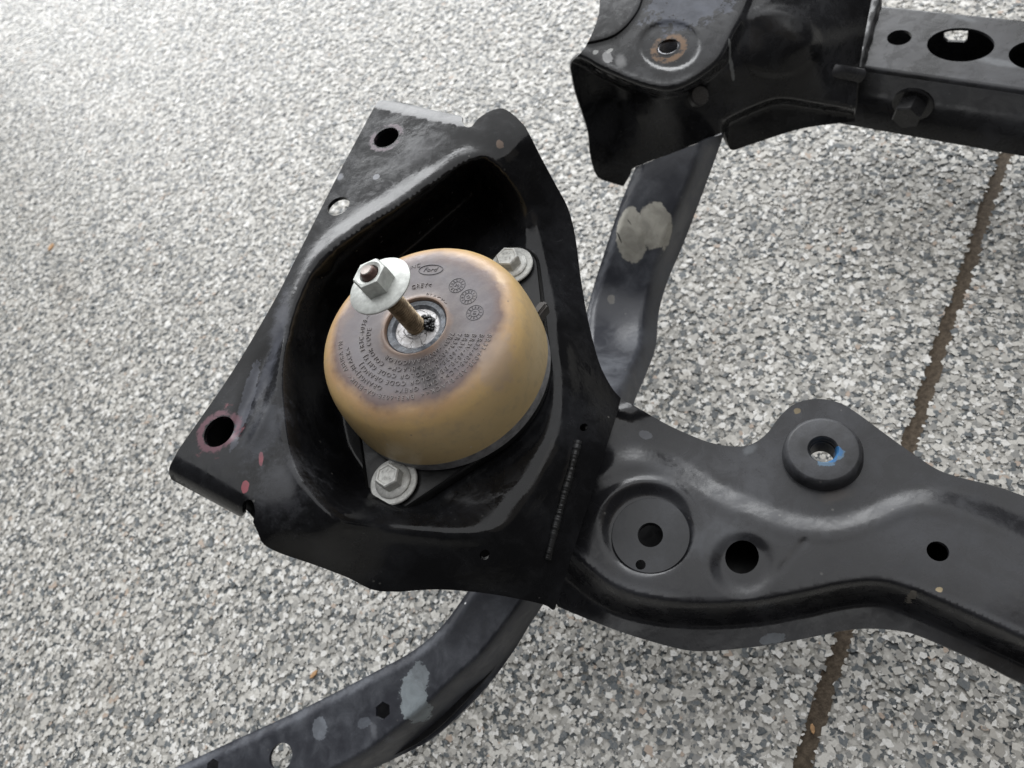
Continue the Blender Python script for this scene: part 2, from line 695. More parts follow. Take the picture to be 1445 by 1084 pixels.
sv = np.arange(-0.5, 1.5, 0.004)
jv = []; jf = []
for i, s in enumerate(sv):
    c = J0 + jd * s + jn * joint_wob(s)
    w = JHALF + 0.0016
    for k, u in enumerate(np.linspace(-1, 1, 7)):
        q = c + jn * (u * w)
        jv.append((q[0], q[1], 0.0001 - 0.0010 * (1 - u ** 4) + 0.0002 * rng.random()))
    if i:
        for k in range(6):
            a = (i - 1) * 7 + k
            jf.append((a, a + 1, a + 8, a + 7))
NJ = NT('joint_filler')
NJ.set(Base_Color=NJ.mix(NJ.rng(NJ.noise(240, 6, 0.7), 0.3, 0.7), (0.045, 0.034, 0.024), (0.11, 0.086, 0.062)), Roughness=0.75, Specular_IOR_Level=0.2)
NJ.bump(NJ.noise(500, 4), 0.6, 0.001)
link('joint_filler', mesh(jv, jf), NJ.m, floor, 60)

# ------------------------------------------------------------------ subframe
sub = tag(empty('subframe', at(760, 760, 0.0)), 'black painted steel car subframe of welded pressings lying on the flaked floor', 'subframe')
AXC = at(586, 459, 0.315)                   # axis of the rubber mount


def sp(px, py, z, rx, ry, rot, col, op=0.9, rg=0.6, na=1.0):
    c = at(px, py, z)
    return (tuple(c), (1 / rx, 1 / ry, 1 / 0.03), rot, col, op, rg, na)


def ell(c, a, b, n=36):
    t = np.linspace(0, 2 * PI, n, endpoint=False)
    return np.column_stack([c[0] + a * np.cos(t), c[1] + b * np.sin(t)])


def box_plate(loops, org, ex, ey, thick_vec):
    V = []; E = []
    for Lp in loops:
        o = len(V); V += [Vector(p) for p in Lp]; E += [(o + i, o + (i + 1) % len(Lp)) for i in range(len(Lp))]
    v2, e2, f2, *_ = delaunay_2d_cdt(V, E, [], 0, 1e-7)
    v2 = np.array([tuple(v) for v in v2]); T = np.array(f2)
    cen = v2[T].mean(1); okk = inside(cen, np.asarray(loops[0]))
    for h_ in loops[1:]:
        okk &= ~inside(cen, np.asarray(h_))
    T = T[okk]
    Wp = org + v2[:, :1] * ex + v2[:, 1:] * ey
    n = len(Wp)
    cnt = {(t[i], t[(i + 1) % 3]) for t in T for i in range(3)}
    rim = [(a, b) for a, b in cnt if (b, a) not in cnt]
    return np.vstack([Wp, Wp + thick_vec]), [tuple(t) for t in T] + [(t[2] + n, t[1] + n, t[0] + n) for t in T] + [(b, a, a + n, b + n) for a, b in rim]


# ---- mount bracket
ZS = 0.315; ZP = 0.252
h_top = (545, 194); h_mid = (477.5, 291); h_low = (309, 609)
bracket_mat = black_paint('bracket_paint', ior=1.33, base=(0.005, 0.005, 0.0055), rough=0.13, dust=0.13, dust_col=(0.10, 0.105, 0.12),
    spots=[sp(349, 689, 0.312, .0022, .0035, 0.5, (0.36, 0.10, 0.12), 0.7), sp(369, 648, 0.314, .0014, .0042, 0.3, (0.36, 0.11, 0.13), 0.6),
           sp(531, 250, ZS, .0028, .0028, 0, (0.30, 0.31, 0.34), 0.6), sp(480, 250, ZS, .0024, .0032, 0.3, (0.24, 0.25, 0.28), 0.5),
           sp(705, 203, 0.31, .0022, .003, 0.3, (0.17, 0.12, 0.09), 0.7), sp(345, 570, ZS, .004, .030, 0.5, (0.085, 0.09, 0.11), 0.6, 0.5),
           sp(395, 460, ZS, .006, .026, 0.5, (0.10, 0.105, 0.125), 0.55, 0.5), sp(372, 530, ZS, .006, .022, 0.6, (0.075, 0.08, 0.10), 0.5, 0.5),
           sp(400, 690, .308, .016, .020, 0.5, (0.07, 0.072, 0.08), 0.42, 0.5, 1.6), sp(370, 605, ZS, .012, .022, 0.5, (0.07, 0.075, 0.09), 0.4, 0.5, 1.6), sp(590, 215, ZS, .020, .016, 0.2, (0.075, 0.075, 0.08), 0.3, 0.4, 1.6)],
    rings=[(tuple(at(*h_low, ZS)), 0.0098, 0.0138, (0.17, 0.08, 0.10), 0.62, 0.36), (tuple(at(*h_top, ZS)), 0.0098, 0.0128, (0.19, 0.13, 0.16), 0.5, 0.40),
           (tuple(at(*h_low, ZS)), 0.0145, 0.018, (0.30, 0.10, 0.12), 0.5, 0.55)])

outl = path(
    [(540, 141), (570, 145), (610, 155), (648, 163)],
    [(653, 165), (652, 171), (657, 179), (665, 179), (670, 173)],
    [(674, 168), (684, 161), (696, 155), (709, 153), (722, 160), (734, 171), (744, 184), (765, 225), (785, 262), (802, 295), (812, 335), (820, 395), (830, 452), (845, 510), (862, 545), (876, 562)],
    [(872, 580), (783, 860)],
    [(780, 861), (762, 852), (690, 838), (620, 832), (560, 835), (525, 832), (490, 815), (440, 796), (396, 781), (372, 768), (364, 752), (357, 737)],
    [(360, 722), (357, 708), (348, 705), (342, 713), (343, 728)],
    [(338, 729), (290, 703), (242, 677)],
    [(239, 670), (239, 660), (246, 646)],
    [(251, 636), (327, 526), (385, 428), (420, 360), (478, 245), (527, 153)],
    [(532, 144), (540, 141)])

rim_line = curve([(640, 748), (560, 741), (519, 735), (482, 724), (452, 698), (425, 655), (412, 600), (408, 545), (412, 488), (424, 440), (443, 396), (468, 357), (519, 320), (563, 293), (620, 255), (658, 231), (680, 232), (712, 262), (742, 310), (757, 365), (775, 440), (800, 520), (795, 610), (762, 700), (700, 742)], 8, closed=True)
zr = rbf([(540, 150, ZS), (655, 170, ZS), (560, 230, ZS), (480, 290, ZS), (470, 345, ZS), (400, 430, ZS), (320, 560, ZS), (250, 650, ZS), (340, 690, .314), (375, 600, ZS), (640, 215, .315), (600, 250, .315), (530, 300, .316), (395, 520, .313), (410, 640, .311), (540, 340, .313),
          (706, 168, .312), (690, 210, .311), (730, 205, .305), (770, 265, .275), (798, 300, .256), (745, 300, .272), (765, 380, .256), (817, 400, .236), (790, 450, .249), (836, 490, .230), (808, 540, .245), (870, 562, .217),
          (835, 620, .236), (800, 760, .222), (782, 855, .203), (740, 660, .252), (720, 720, .250),
          (390, 740, .305), (430, 720, .305), (372, 765, .298), (470, 745, .297), (540, 755, .266), (630, 765, .252), (710, 775, .243), (410, 780, .285), (500, 815, .252), (560, 833, .235), (680, 836, .222)])


def z_bracket(P):
    z = zr(P)
    A = poly_dist(P, rim_line)
    wv = 44 + 34 * ss(620 - P[:, 0], -80, 160) - 10 * ss(P[:, 1], 640, 740)
    zp = ZP - 0.00035 * np.clip(P[:, 0] - 744, 0, 200) * ss(P[:, 1], 500, 400)
    dg_ = ss(P[:, 0], 440, 475) * ss(P[:, 0], 690, 660) * ss(P[:, 1], 410, 380)
    s = ss(A, -16 + 12 * dg_, wv)
    z = z * (1 - s) + zp * s
    # raised lip that rounds over into the pocket
    z = z + 0.0022 * np.exp(-((A + 8) / 13.0) ** 2) * ss(620 - P[:, 0], -140, -40)
    f1 = np.array([(246., 640.), (352., 700.)])
    z = z - roll(np.where(P[:, 0] < 350, seg_dist(P, f1), 0), 33, 0.013)
    f2 = np.array([(655., 176.), (530., 150.)])
    d2_ = np.where(P[:, 0] < 661, seg_dist(P, f2), 0)
    z = z - 0.0021 * np.clip((d2_ + 1.5) / 13.0, 0, 1) ** 1.15
    # crisp edge where the flange turns down into the pocket
    z = z + 0.0005 * np.exp(-((A + 0.5) / 3.2) ** 2) * dg_
    # shallow waves of the pressing between hole and rim
    wf = ss(P[:, 1], 455, 505) * ss(P[:, 1], 655, 595)
    z = z - 0.0022 * wf * np.exp(-(seg_dist(P, curve([(330, 610), (352, 560), (372, 510), (402, 452)], 6)) / 9.0) ** 2)
    z = z + 0.0016 * wf * np.exp(-(seg_dist(P, curve([(345, 650), (385, 560), (398, 500), (410, 465)], 6)) / 8.0) ** 2)
    # pads under the bolts
    return z


holes = [hole_px(*h_top, ZS, 0.0092), hole_px(*h_mid, ZS, 0.0080), hole_px(*h_low, ZS, 0.0098),
         hole_px(684, 783, 0.248, 0.0030, 14), hole_px(824, 603, 0.238, 0.0026, 12)]
bracket = sheet('mount_bracket', outl, holes, z_bracket, bracket_mat, sub, 0.0028, 4.5, lines=[(curve([(255, 644), (346, 696)], 4), (0, 6, 12, 18, 24)), (curve([(650, 175), (535, 151)], 4), (0, 3, 6, 9)), (np.vstack([rim_line, rim_line[:1]]), (-14, -7, 0, 8, 17, 27, 38))])
# dark backing sheet added under the bracket so its holes show black
ri = path([(335, 640), (420, 640), (470, 720), (700, 770), (800, 590), (846, 580), (835, 640), (805, 720), (782, 835), (700, 820), (600, 812), (520, 812), (450, 784), (400, 762), (372, 748), (350, 722), (325, 700)], step=6)
sheet('dark_backing_sheet', ri, [], lambda P: z_bracket(P) - 0.016, plain('inner_black', (0.006, 0.006, 0.007), 0.5), bracket, 0.002, 10)
dark = plain('bore_black', (0.006, 0.006, 0.007), 0.4)
for hp, r in ((h_top, 0.0094), (h_low, 0.0100)):
    lathe_obj('bolt_sleeve', [(r + 0.0025, -0.0032), (r + 0.0002, -0.0032), (r, -0.045), (0.0, -0.0452)], at(*hp, ZS), dark, bracket, 32, caps=False)

# folded side wall below the long edge and the lower edge of the bracket (seen only from the side)
def skirt(name, line, z0, drop, inset, mat, parent):
    w = np.array([at(x, y, z) for (x, y), z in zip(line, z0)])
    t = np.gradient(w, axis=0); nrm = np.column_stack([-t[:, 1], t[:, 0], 0 * t[:, 0]]); nrm /= np.linalg.norm(nrm, axis=1)[:, None]
    V = []
    for p, q in zip(w, nrm):
        for o, d in ((0, 0.0), (0, drop), (0.0025, drop), (0.0025, 0.0)):
            V.append(p + q * inset + q * o * np.sign(inset) - np.array([0, 0, d]))
    Fc = []
    for i in range(len(w) - 1):
        for k in range(4):
            a, b = i * 4 + k, i * 4 + (k + 1) % 4
            Fc.append((a, b, b + 4, a + 4))
    Fc += [(0, 1, 2, 3), tuple(len(V) - 4 + k for k in (3, 2, 1, 0))]
    me_ = mesh(V, Fc)
    bm = bmesh.new(); bm.from_mesh(me_); bmesh.ops.recalc_face_normals(bm, faces=bm.faces); bm.to_mesh(me_); bm.free()
    return link(name, me_, mat, parent, 40)


# weld bead along the joint between bracket and beam
wl = curve([(816, 622), (806, 665), (796, 700), (784, 745), (773, 790)], n=170)
wz = z_bracket(wl)
wp = at(wl[:, 0], wl[:, 1], wz + 0.0006)
wk = np.arange(170.0)
wr = 0.0021 + 0.00010 * np.sin(wk * 0.62 + 1.6 * np.sin(wk * 0.07)) + 0.00025 * np.sin(wk * 0.11 + 1) + 0.00030 * rng.random(170)
wr[0] = wr[-1] = 0.0008
gloss = black_paint('weld_paint', base=(0.008, 0.008, 0.008), rough=0.32, dust=0.2)
V, Fc = tube(wp, wr, 10)
link('weld_bead', mesh(V, Fc), gloss, bracket, 60)

# ---- lower beam
beam_mat = black_paint('beam_paint', base=(0.013, 0.013, 0.0145), rough=0.24, dust=0.24, dust_col=(0.095, 0.10, 0.115),
    spots=[sp(910, 614, .2, .0045, .0028, 0.6, (0.14, 0.145, 0.16), 0.6), sp(1058, 634, .19, .005, .003, 0.0, (0.13, 0.14, 0.15), 0.5),
           sp(1180, 700, .19, .010, .004, 0.2, (0.10, 0.085, 0.075), 0.35), sp(1290, 832, .2, .004, .002, 0.3, (0.22, 0.20, 0.17), 0.8),
           sp(1330, 826, .2, .0018, .0014, 0.3, (0.35, 0.28, 0.17), 0.8), sp(1090, 897, .165, .007, .003, 0.3, (0.20, 0.22, 0.24), 0.6),
           sp(1125, 580, .19, .002, .002, 0.3, (0.22, 0.17, 0.09), 0.6), sp(1010, 760, .2, .02, .01, 0.2, (0.085, 0.09, 0.10), 0.35)])
bo = path(
    [(875, 565), (890, 570), (930, 593), (960, 608), (1000, 624), (1035, 630), (1060, 627), (1082, 612), (1102, 586), (1122, 570), (1150, 563), (1180, 567), (1205, 580), (1250, 613), (1295, 645), (1335, 668), (1400, 685), (1445, 700), (1640, 770)],
    [(1640, 1060), (1445, 966), (1400, 943), (1355, 922), (1300, 898), (1270, 890), (1230, 887), (1190, 890), (1110, 906), (1045, 915), (985, 919), (940, 911), (880, 893), (830, 874), (787, 856)],
    [(770, 820), (800, 720), (850, 575)])
U = curve([(835, 655), (870, 641), (915, 640), (960, 660), (1010, 690), (1065, 715), (1120, 733), (1175, 738), (1225, 724), (1275, 703), (1330, 700), (1390, 718), (1445, 742), (1640, 830)], 8)
Lr = curve([(790, 770), (822, 798), (862, 828), (910, 845), (980, 853), (1060, 850), (1130, 838), (1185, 826), (1240, 822), (1290, 836), (1360, 866), (1445, 905), (1640, 1000)], 8)
zb = rbf([(860, 570, .211), (790, 850, .19), (830, 700, .205), (960, 615, .192), (1050, 650, .190), (1150, 580, .190), (1250, 640, .188), (1445, 710, .180), (1640, 780, .17), (900, 760, .202), (1050, 780, .195), (1250, 780, .190), (1445, 820, .185), (1640, 920, .178), (1000, 900, .192), (1250, 880, .186), (1445, 960, .178), (870, 890, .196)])


def z_beam(P):
    z = zb(P)
    u = seg_dist(P, U); l = seg_dist(P, Lr)
    z = z + 0.0042 * ss(u, -16, 17)
    z = z + 0.0005 * np.exp(-((u - 20) / 8.0) ** 2)
    z = z + 0.0007 * np.exp(-((l + 7) / 4.5) ** 2) * (ss(P[:, 0], 980, 930) + ss(P[:, 0], 1250, 1310))
    wl_ = ss(l, -6, 34)
    z = z - 0.036 * wl_
    d = np.hypot(P[:, 0] - 914, (P[:, 1] - 750) * 1.04)
    z = z - 0.0042 * ss(d, 70, 50) * ss(-l, 0, 12)
    z = z + 0.002 * np.exp(-((d - 74) / 7.0) ** 2) * ss(P[:, 1], 745, 690)
    d2 = np.hypot(P[:, 0] - 1049, (P[:, 1] - 797) * 1.08)
    z = z - 0.0034 * ss(d2, 54, 27) * ss(-l, -4, 8)
    cr = seg_dist(P, np.array([(1100., 806.), (1136., 764.)]))
    z = z - 0.0006 * np.exp(-(cr / 6.0) ** 2)
    z = z + 0.003 * ss(np.abs(P[:, 0] - 890) * 0.02 + np.abs(P[:, 1] - 580) * 0.06, 1.0, 0.2)
    return z


def hz(px, py):
    return float(z_beam(np.array([[px, py]], float))[0])


bholes = [hole_px(918, 756, hz(918, 756), 0.0075, 24), hole_px(904, 797, hz(918, 790) + .002, 0.0036, 14), hole_px(1047, 786, hz(1047, 786), 0.0092, 24, 1.1, 0.5),
          hole_px(1323.5, 778, hz(1323, 778), 0.0056, 20), hole_px(1164, 640, .19, 0.0080, 24)]
beam = sheet('cross_beam', bo, bholes, z_beam, beam_mat, sub, 0.0028, 4.5, lines=[(U[4:-3], (-8, -2, 4, 10, 16)), (Lr[2:-3], (-6, 0, 6, 14, 22, 30, 36, 50, 58, 66))])
# closed underside that makes the beam a hollow box
bu = path([(880, 680), (1120, 720), (1330, 730), (1640, 820)], [(1640, 1010), (1240, 862), (900, 872), (820, 820)], step=8)
sheet('beam_underside', bu, [], lambda P: zb(P) - 0.046, dark, sub, 0.0025, 14)
skirt('beam_web', [tuple(p) for p in curve([(900, 655), (1010, 705), (1120, 748), (1225, 740), (1330, 715), (1445, 757), (1640, 850)], n=24)], [.184] * 6 + [.180] * 10 + [.170] * 8, 0.040, 0.004, dark, sub)
# bushing sleeve on the beam
bz = hz(1164, 600)
bcen = at(1161.5, 634, 0.200)
bz0 = 0.185 - 0.200
cv_ = at(1175, 642, 0.205)
boss_mat = black_paint('boss_paint', base=(0.015, 0.015, 0.016), rough=0.40, dust=0.4,
    spots=[sp(1180, 641, .200, .0042, .0042, 0.45, (0.10, 0.19, 0.29), 0.7, 0.5, 1.5), sp(1167, 651, .200, .0050, .0030, 0.1, (0.10, 0.18, 0.27), 0.65, 0.5, 1.5), sp(1174, 647, .199, .0030, .0030, 0.2, (0.03, 0.13, 0.30), 0.9, 0.35, 1.0), sp(1183, 637, .199, .0020, .0034, 0.2, (0.03, 0.13, 0.30), 0.9, 0.35, 1.0)])
lathe_obj('bushing_sleeve', [(0.0235, bz0), (0.0225, -0.0040), (0.0212, -0.0012), (0.0198, -0.0002), (0.0192, 0.0), (0.0088, 0.0), (0.0080, -0.0008), (0.0074, -0.003), (0.0078, -0.0045), (0.0072, -0.006), (0.0076, -0.0075), (0.0072, -0.009), (0.0072, bz0 - 0.004)], bcen, boss_mat, sub, 56, caps=False)
disc_mat = black_paint('disc_paint', base=(0.013, 0.0135, 0.015), rough=0.4, dust=0.25)
dc = at(918, 756, hz(918, 790) + 0.0008)
sm = at(904, 797, dc[2] + 0.0016) - dc
parts = [box_plate([ell((0, 0), .0229, .0229, 56), ell((0, 0), .0076, .0076, 28), ell((sm[0], sm[1]), .0030, .0030, 16)], np.array([0, 0, 0.0016]), np.array([1.0, 0, 0]), np.array([0, 1.0, 0]), np.array([0, 0, -0.0022]))]
parts.append(lathe([(0.0229, 0.0016), (0.0233, 0.0011), (0.0234, -0.0008)], 56))
V, Fc = join(parts)
link('support_disc', mesh(V, Fc), disc_mat, beam, 30, loc=dc)

# ---- side rail (bowed tube that runs under the bracket)
prim = (0.42, 0.405, 0.355)
rail_mat = black_paint('rail_paint', base=(0.036, 0.038, 0.046), rough=0.34, dust=0.7, dust_col=(0.140, 0.150, 0.170),
    spots=[sp(889, 330, .146, .0135, .021, 0.45, prim, 0.92, 0.55, 0.4), sp(923, 318, .149, .0145, .016, 0.5, prim, 0.92, 0.55, 0.4), sp(872, 328, .146, .0006, .0050, 0.15, (0.03, 0.03, 0.03), 0.9, 0.4, 0.3), sp(889, 318, .146, .0004, .0028, -0.1, (0.03, 0.03, 0.03), 0.8, 0.4, 0.3), sp(862, 421, .108, .0035, .0045, 0.3, (0.22, 0.21, 0.19), 0.6),
           sp(580, 990, .11, .011, .018, 0.25, (0.30, 0.34, 0.36), 0.85), sp(592, 955, .11, .008, .010, 0.2, (0.27, 0.30, 0.32), 0.75),
           sp(454, 1028, .09, .0065, .008, 0.3, (0.23, 0.25, 0.28), 0.7), sp(512, 1020, .1, .006, .004, 0.3, (0.15, 0.165, 0.19), 0.6), sp(545, 1047, .1, .004, .004, 0.3, (0.20, 0.215, 0.24), 0.55),
           sp(655, 850, .125, .001, .001, 0, (0.8, 0.8, 0.8), 0.8), sp(525, 1030, .1, .003, .006, 0.2, (0.19, 0.20, 0.22), 0.5)])
lef = [(897, 236), (875, 290), (855, 350), (836, 410), (827, 450), (824, 500), (818, 560), (790, 640), (745, 720), (700, 780), (660, 835), (625, 882), (585, 917), (520, 953), (430, 999), (330, 1045), (245, 1085), (110, 1150)]
rig = [(330, 1180), (440, 1128), (515, 1090), (560, 1069), (615, 1038), (684, 972), (726, 917), (762, 858), (806, 800), (850, 720), (884, 640), (893, 575), (911, 530), (925, 490), (930, 440), (943, 395), (966, 340), (1000, 250), (1022, 188)]
ro_ = path(lef, rig)
crown = curve([(1000, 185), (982, 240), (946, 330), (926, 385), (913, 440), (908, 490), (890, 530), (872, 575), (850, 650), (815, 720), (775, 800), (744, 850), (684, 926), (644, 962), (601, 1003), (560, 1036), (495, 1080), (300, 1175)], 8)
leftc = curve(lef, 8)
zl = rbf([(960, 205, .185), (905, 330, .145), (880, 410, .108), (872, 440, .104), (868, 470, .106), (862, 500, .118), (858, 520, .131), (850, 562, .156), (845, 600, .158), (800, 690, .15), (720, 790, .138), (690, 850, .128), (640, 910, .118), (560, 980, .105), (450, 1035, .092), (330, 1085, .08), (200, 1140, .07), (930, 230, .178), (950, 330, .144), (620, 890, .119), (670, 940, .118)])


def z_rail(P):
    z = zl(P)
    c = seg_dist(P, crown)          # positive beyond the crown, towards the right
    l = seg_dist(P, leftc)
    lower = ss(P[:, 1], 600, 800)
    wall = np.where(c < 0, 0, 0) + ss(-c, -10, 30) * (0.034 + 0.012 * lower)
    z = z - wall
    z = z - 0.007 * ss(-np.abs(l), -13, 0) ** 1.2
    return z


# orientation-safe signs: the crown runs downwards, so its right-hand side (positive) is the photo's left
hexh = [to_px(at(px, py, zz) + np.array([[math.cos(a + 0.2) * r, math.sin(a + 0.2) * r, 0] for a in np.arange(6) * PI / 3])) for px, py, zz, r in ((540, 1003, .102, .0062), (300, 1082, .078, .0058))]
rholes = hexh + [hole_px(396, 1068, .086, 0.0095, 26)]
side = sheet('side_rail', ro_, rholes, z_rail, rail_mat, sub, 0.0028, 4.5)
und = path([(880, 290), (845, 400), (835, 500), (800, 640), (700, 790), (640, 890), (540, 955), (430, 1012), (330, 1060), (110, 1162)], [(330, 1180), (515, 1086), (615, 1030), (720, 915), (790, 810), (870, 640), (905, 530), (925, 430), (980, 290)], step=8)
sheet('rail_underside', und, [hole_px(404, 1077, .046, 0.017, 22)], lambda P: zl(P) - 0.040, dark, sub, 0.002, 14)

# ---- rear corner bracket
rc_mat = black_paint('corner_paint', ior=1.36, base=(0.007, 0.007, 0.0075), rough=0.2, dust=0.16, dust_col=(0.11, 0.115, 0.13),
    spots=[sp(856, 76, 0.250, .0038, .0075, 0.2, (0.30, 0.30, 0.30), 0.6), sp(839, 70, 0.250, .0028, .0028, 0, (0.33, 0.33, 0.32), 0.7), sp(859, 68, 0.250, .0028, .0022, 0, (0.36, 0.36, 0.35), 0.7),
           sp(878, 96, 0.240, .004, .007, 0.2, (0.22, 0.22, 0.22), 0.5), sp(972, 8, 0.250, .034, .026, 0.3, (0.075, 0.085, 0.115), 0.6, 0.4, 1.6), sp(1032, 76, 0.235, .0018, .0035, 0.2, (0.26, 0.27, 0.27), 0.6), sp(843, 116, 0.210, .0016, .0016, 0, (0.10, 0.10, 0.10), 0.7)],  # the wide bluish spot is a sheen painted into the top plate's colour
    rings=[(tuple(at(943, 65, .25)), 0.0092, 0.0138, (0.17, 0.095, 0.045), 0.8, 0.36)])
co_ = path(
    [(838, -50), (846, 0), (842, 30), (826, 66), (806, 88)],
    [(805, 96), (812, 130), (822, 160), (830, 188), (832, 215), (838, 240), (846, 252), (862, 258), (880, 263)],
    [(890, 246), (897, 236), (960, 212), (1022, 186)],
    [(1026, 200), (1033, 212), (1060, 204), (1130, 182), (1200, 172)],
    [(1206, 172), (1212, 100), (1226, 20), (1240, -50)])
lip = curve([(790, 80), (820, 88), (845, 103), (880, 119), (912, 130), (940, 134), (968, 128), (995, 112), (1022, 88), (1042, 50), (1062, 10), (1085, -60)], 6)
DZ = 0.05
ztop = rbf([(840, -40, .205), (850, 60, .198), (820, 85, .197), (900, 60, .2), (943, 65, .2), (980, 60, .2), (960, 0, .205), (940, -40, .21), (1030, -40, .205), (900, 110, .194), (950, 125, .193), (1000, 100, .194)])
zwall = rbf([(810, 95, .178), (812, 130, .155), (833, 215, .100), (842, 250, .070), (862, 257, .064), (880, 262, .060), (880, 140, .13), (940, 145, .150), (900, 220, .090), (1000, 130, .156), (1020, 180, .125), (1010, 100, .175), (1060, 140, .140), (1100, 100, .155), (1140, 60, .168), (1120, 0, .186), (1080, 10, .194), (1060, 40, .186), (1200, 40, .148), (1210, 90, .118), (1205, 150, .098), (1130, 136, .128), (1232, -40, .165), (1150, -40, .182)])


EL = curve([(912, -60), (906, 0), (890, 30), (868, 50), (842, 59), (820, 62)], 3)
FL = curve([(1022, 168), (1060, 150), (1100, 138), (1150, 144), (1206, 153)], 4)


def z_corner(P):
    d = -seg_dist(P, lip)           # positive above the lip
    s = ss(-d * 1.0, -8, 5)
    steep = ss(1085 - P[:, 0], 0, 80)
    zt = ztop(P)
    zt = zt - 0.004 * ss(d, 20, 0) ** 2 + 0.0007 * np.exp(-((d - 13) / 4.0) ** 2) * ss(P[:, 0], 840, 865) * ss(P[:, 0], 1000, 970)
    z = zt * (1 - s) + np.minimum(zwall(P), zt) * s
    # flange along the foot of the wall
    fl_ = seg_dist(P, FL)
    z = z - 0.016 * ss(fl_, -2, 12) * ss(P[:, 0], 1015, 1030)
    # raised second layer of sheet at the far left
    e = seg_dist(P, EL)
    z = z + 0.0024 * ss(e, -2, 2.5) * ss(P[:, 1], 80, 72)
    # shallow dished seat round the threaded hole
    r = np.hypot(P[:, 0] - 945, (P[:, 1] - 64) * 1.25)
    z = z - 0.0016 * ss(r, 46, 38) * ss(P[:, 1], 20, 40)
    r2 = np.hypot((P[:, 0] - 1095) * 0.8, P[:, 1] - 60)
    z = z + 0.0025 * ss(r2, 55, 40) * ss(P[:, 0], 1040, 1060)
    return z + DZ


corner = sheet('corner_bracket', co_, [hole_px(943, 65, .25, .0080, 26)], z_corner, rc_mat, sub, 0.0028, 4.0, lines=[(lip, (-9, -5, -1, 3, 7, 12)), (EL, (-2, 0, 2.5)), (FL, (-2, 2, 7, 12))])
steel = plain('bare_steel', (0.42, 0.42, 0.43), 0.35, 0.9, 0.3)
thr = [(0.0086, -0.0025), (0.0084, -0.0012), (0.0078, -0.0008)]
for k in range(9):
    thr += [(0.0073, -0.001 - k * 0.0018), (0.0080, -0.0019 - k * 0.0018)]
thr += [(0.0075, -0.022), (0.0, -0.0222)]
lathe_obj('threaded_insert', thr, at(943, 65, .2485), plain('worn_thread_steel', (0.20, 0.20, 0.21), 0.35, 0.8, 0.4), corner, 32, caps=False, smooth=60)
dk = plain('dull_black', (0.014, 0.014, 0.015), 0.3)
lathe_obj('pinch_bolt', [(0.0078, -0.004), (0.0078, 0.003), (0.0068, 0.004), (0.0, 0.0042)], at(986, 136, .209), dk, corner, 18, matrix=Matrix.Rotation(0.75, 4, 'X'))

# ---- rear rail: box section with oval holes
ZR = 0.145
q0 = at(1208, 95, ZR); q1 = at(1445, 129, ZR); q2 = at(1237, 5, ZR); q3 = at(1445, 27, ZR)
ax = (q1 - q0); ax /= np.linalg.norm(ax)
ay = np.cross((0, 0, 1.0), ax)
if np.dot(q2 - q0, ay) < 0:
    ay = -ay
Wd = 0.5 * (np.dot(q2 - q0, ay) + np.dot(q3 - q0, ay))
Lg = 0.42
rr_mat = black_paint('rear_rail_paint', base=(0.014, 0.014, 0.015), rough=0.26, dust=0.24, dust_col=(0.10, 0.105, 0.12),
    spots=[sp(1409, 88, ZR, .004, .018, -0.5, (0.17, 0.18, 0.19), 0.5), sp(1361, 26, ZR, .003, .010, -0.4, (0.14, 0.15, 0.16), 0.5), sp(1222, 50, ZR, .004, .004, 0, (0.16, 0.16, 0.17), 0.5)])
HR = 0.066


def uv(px, py, z=ZR):
    p = at(px, py, z) - q0
    return np.array([p @ ax, p @ ay])


s_ = uv(1269, 53)
b1 = uv(1355, 63); b2 = uv(1464, 78)
rB = 0.0225
RC = 0.004
UX = -0.016
outer = [(UX, RC), (Lg, RC), (Lg, Wd - RC), (UX, Wd - RC)]
ea = 0.0255; eb = 0.0205
thk = 0.0025
zv = np.array([0, 0, 1.0])
parts = [box_plate([outer, ell(s_, .0098, .0098, 24), ell(b1, ea, eb), ell(b2, ea * 0.8, eb * 0.85)], q0, ax, ay, -zv * thk)]
# rounded long edges
for side_, base_y in ((-1, RC), (1, Wd - RC)):
    V = []; Fc = []
    for i, xx in enumerate((UX, Lg)):
        for k in range(7):
            t = k / 6 * PI / 2
            V.append(q0 + ax * xx + ay * (base_y + side_ * RC * math.sin(t)) + zv * (-RC + RC * math.cos(t)))
    for k in range(6):
        Fc.append((k, k + 1, k + 8, k + 7))
    parts.append((V, Fc))
fr = [(UX, -RC), (Lg, -RC), (Lg, -HR), (UX, -HR)]
win = []
for px, py in [(1333, 36), (1336, 33), (1364, 32), (1368, 35), (1366, 53), (1362, 57), (1338, 56), (1333, 52)]:
    rr0 = np.array([px - 722.5, py - 542.0, F]) @ RW.T
    tq = np.dot(q0 + ay * Wd - CAMPOS, ay) / np.dot(rr0, ay)
    hq = CAMPOS + rr0 * tq - (q0 + ay * Wd)
    win.append((hq @ ax, hq[2]))
print('window', np.round(win, 4).tolist(), 'width', Wd)
parts.append(box_plate([fr], q0, ax, zv, ay * thk))
parts.append(box_plate([fr, win], q0 + ay * Wd, ax, zv, -ay * thk))
parts.append(box_plate([[(UX, 0.0026), (Lg, 0.0026), (Lg, Wd - 0.0026), (UX, Wd - 0.0026)]], q0 - zv * (HR - .0026), ax, ay, -zv * thk))
V, Fc = join(parts)
me_ = mesh(V, Fc)
bm = bmesh.new(); bm.from_mesh(me_); bmesh.ops.remove_doubles(bm, verts=bm.verts, dist=1e-6); bmesh.ops.recalc_face_normals(bm, faces=bm.faces); bm.to_mesh(me_); bm.free()
rear = link('rear_rail', me_, rr_mat, sub, 30)
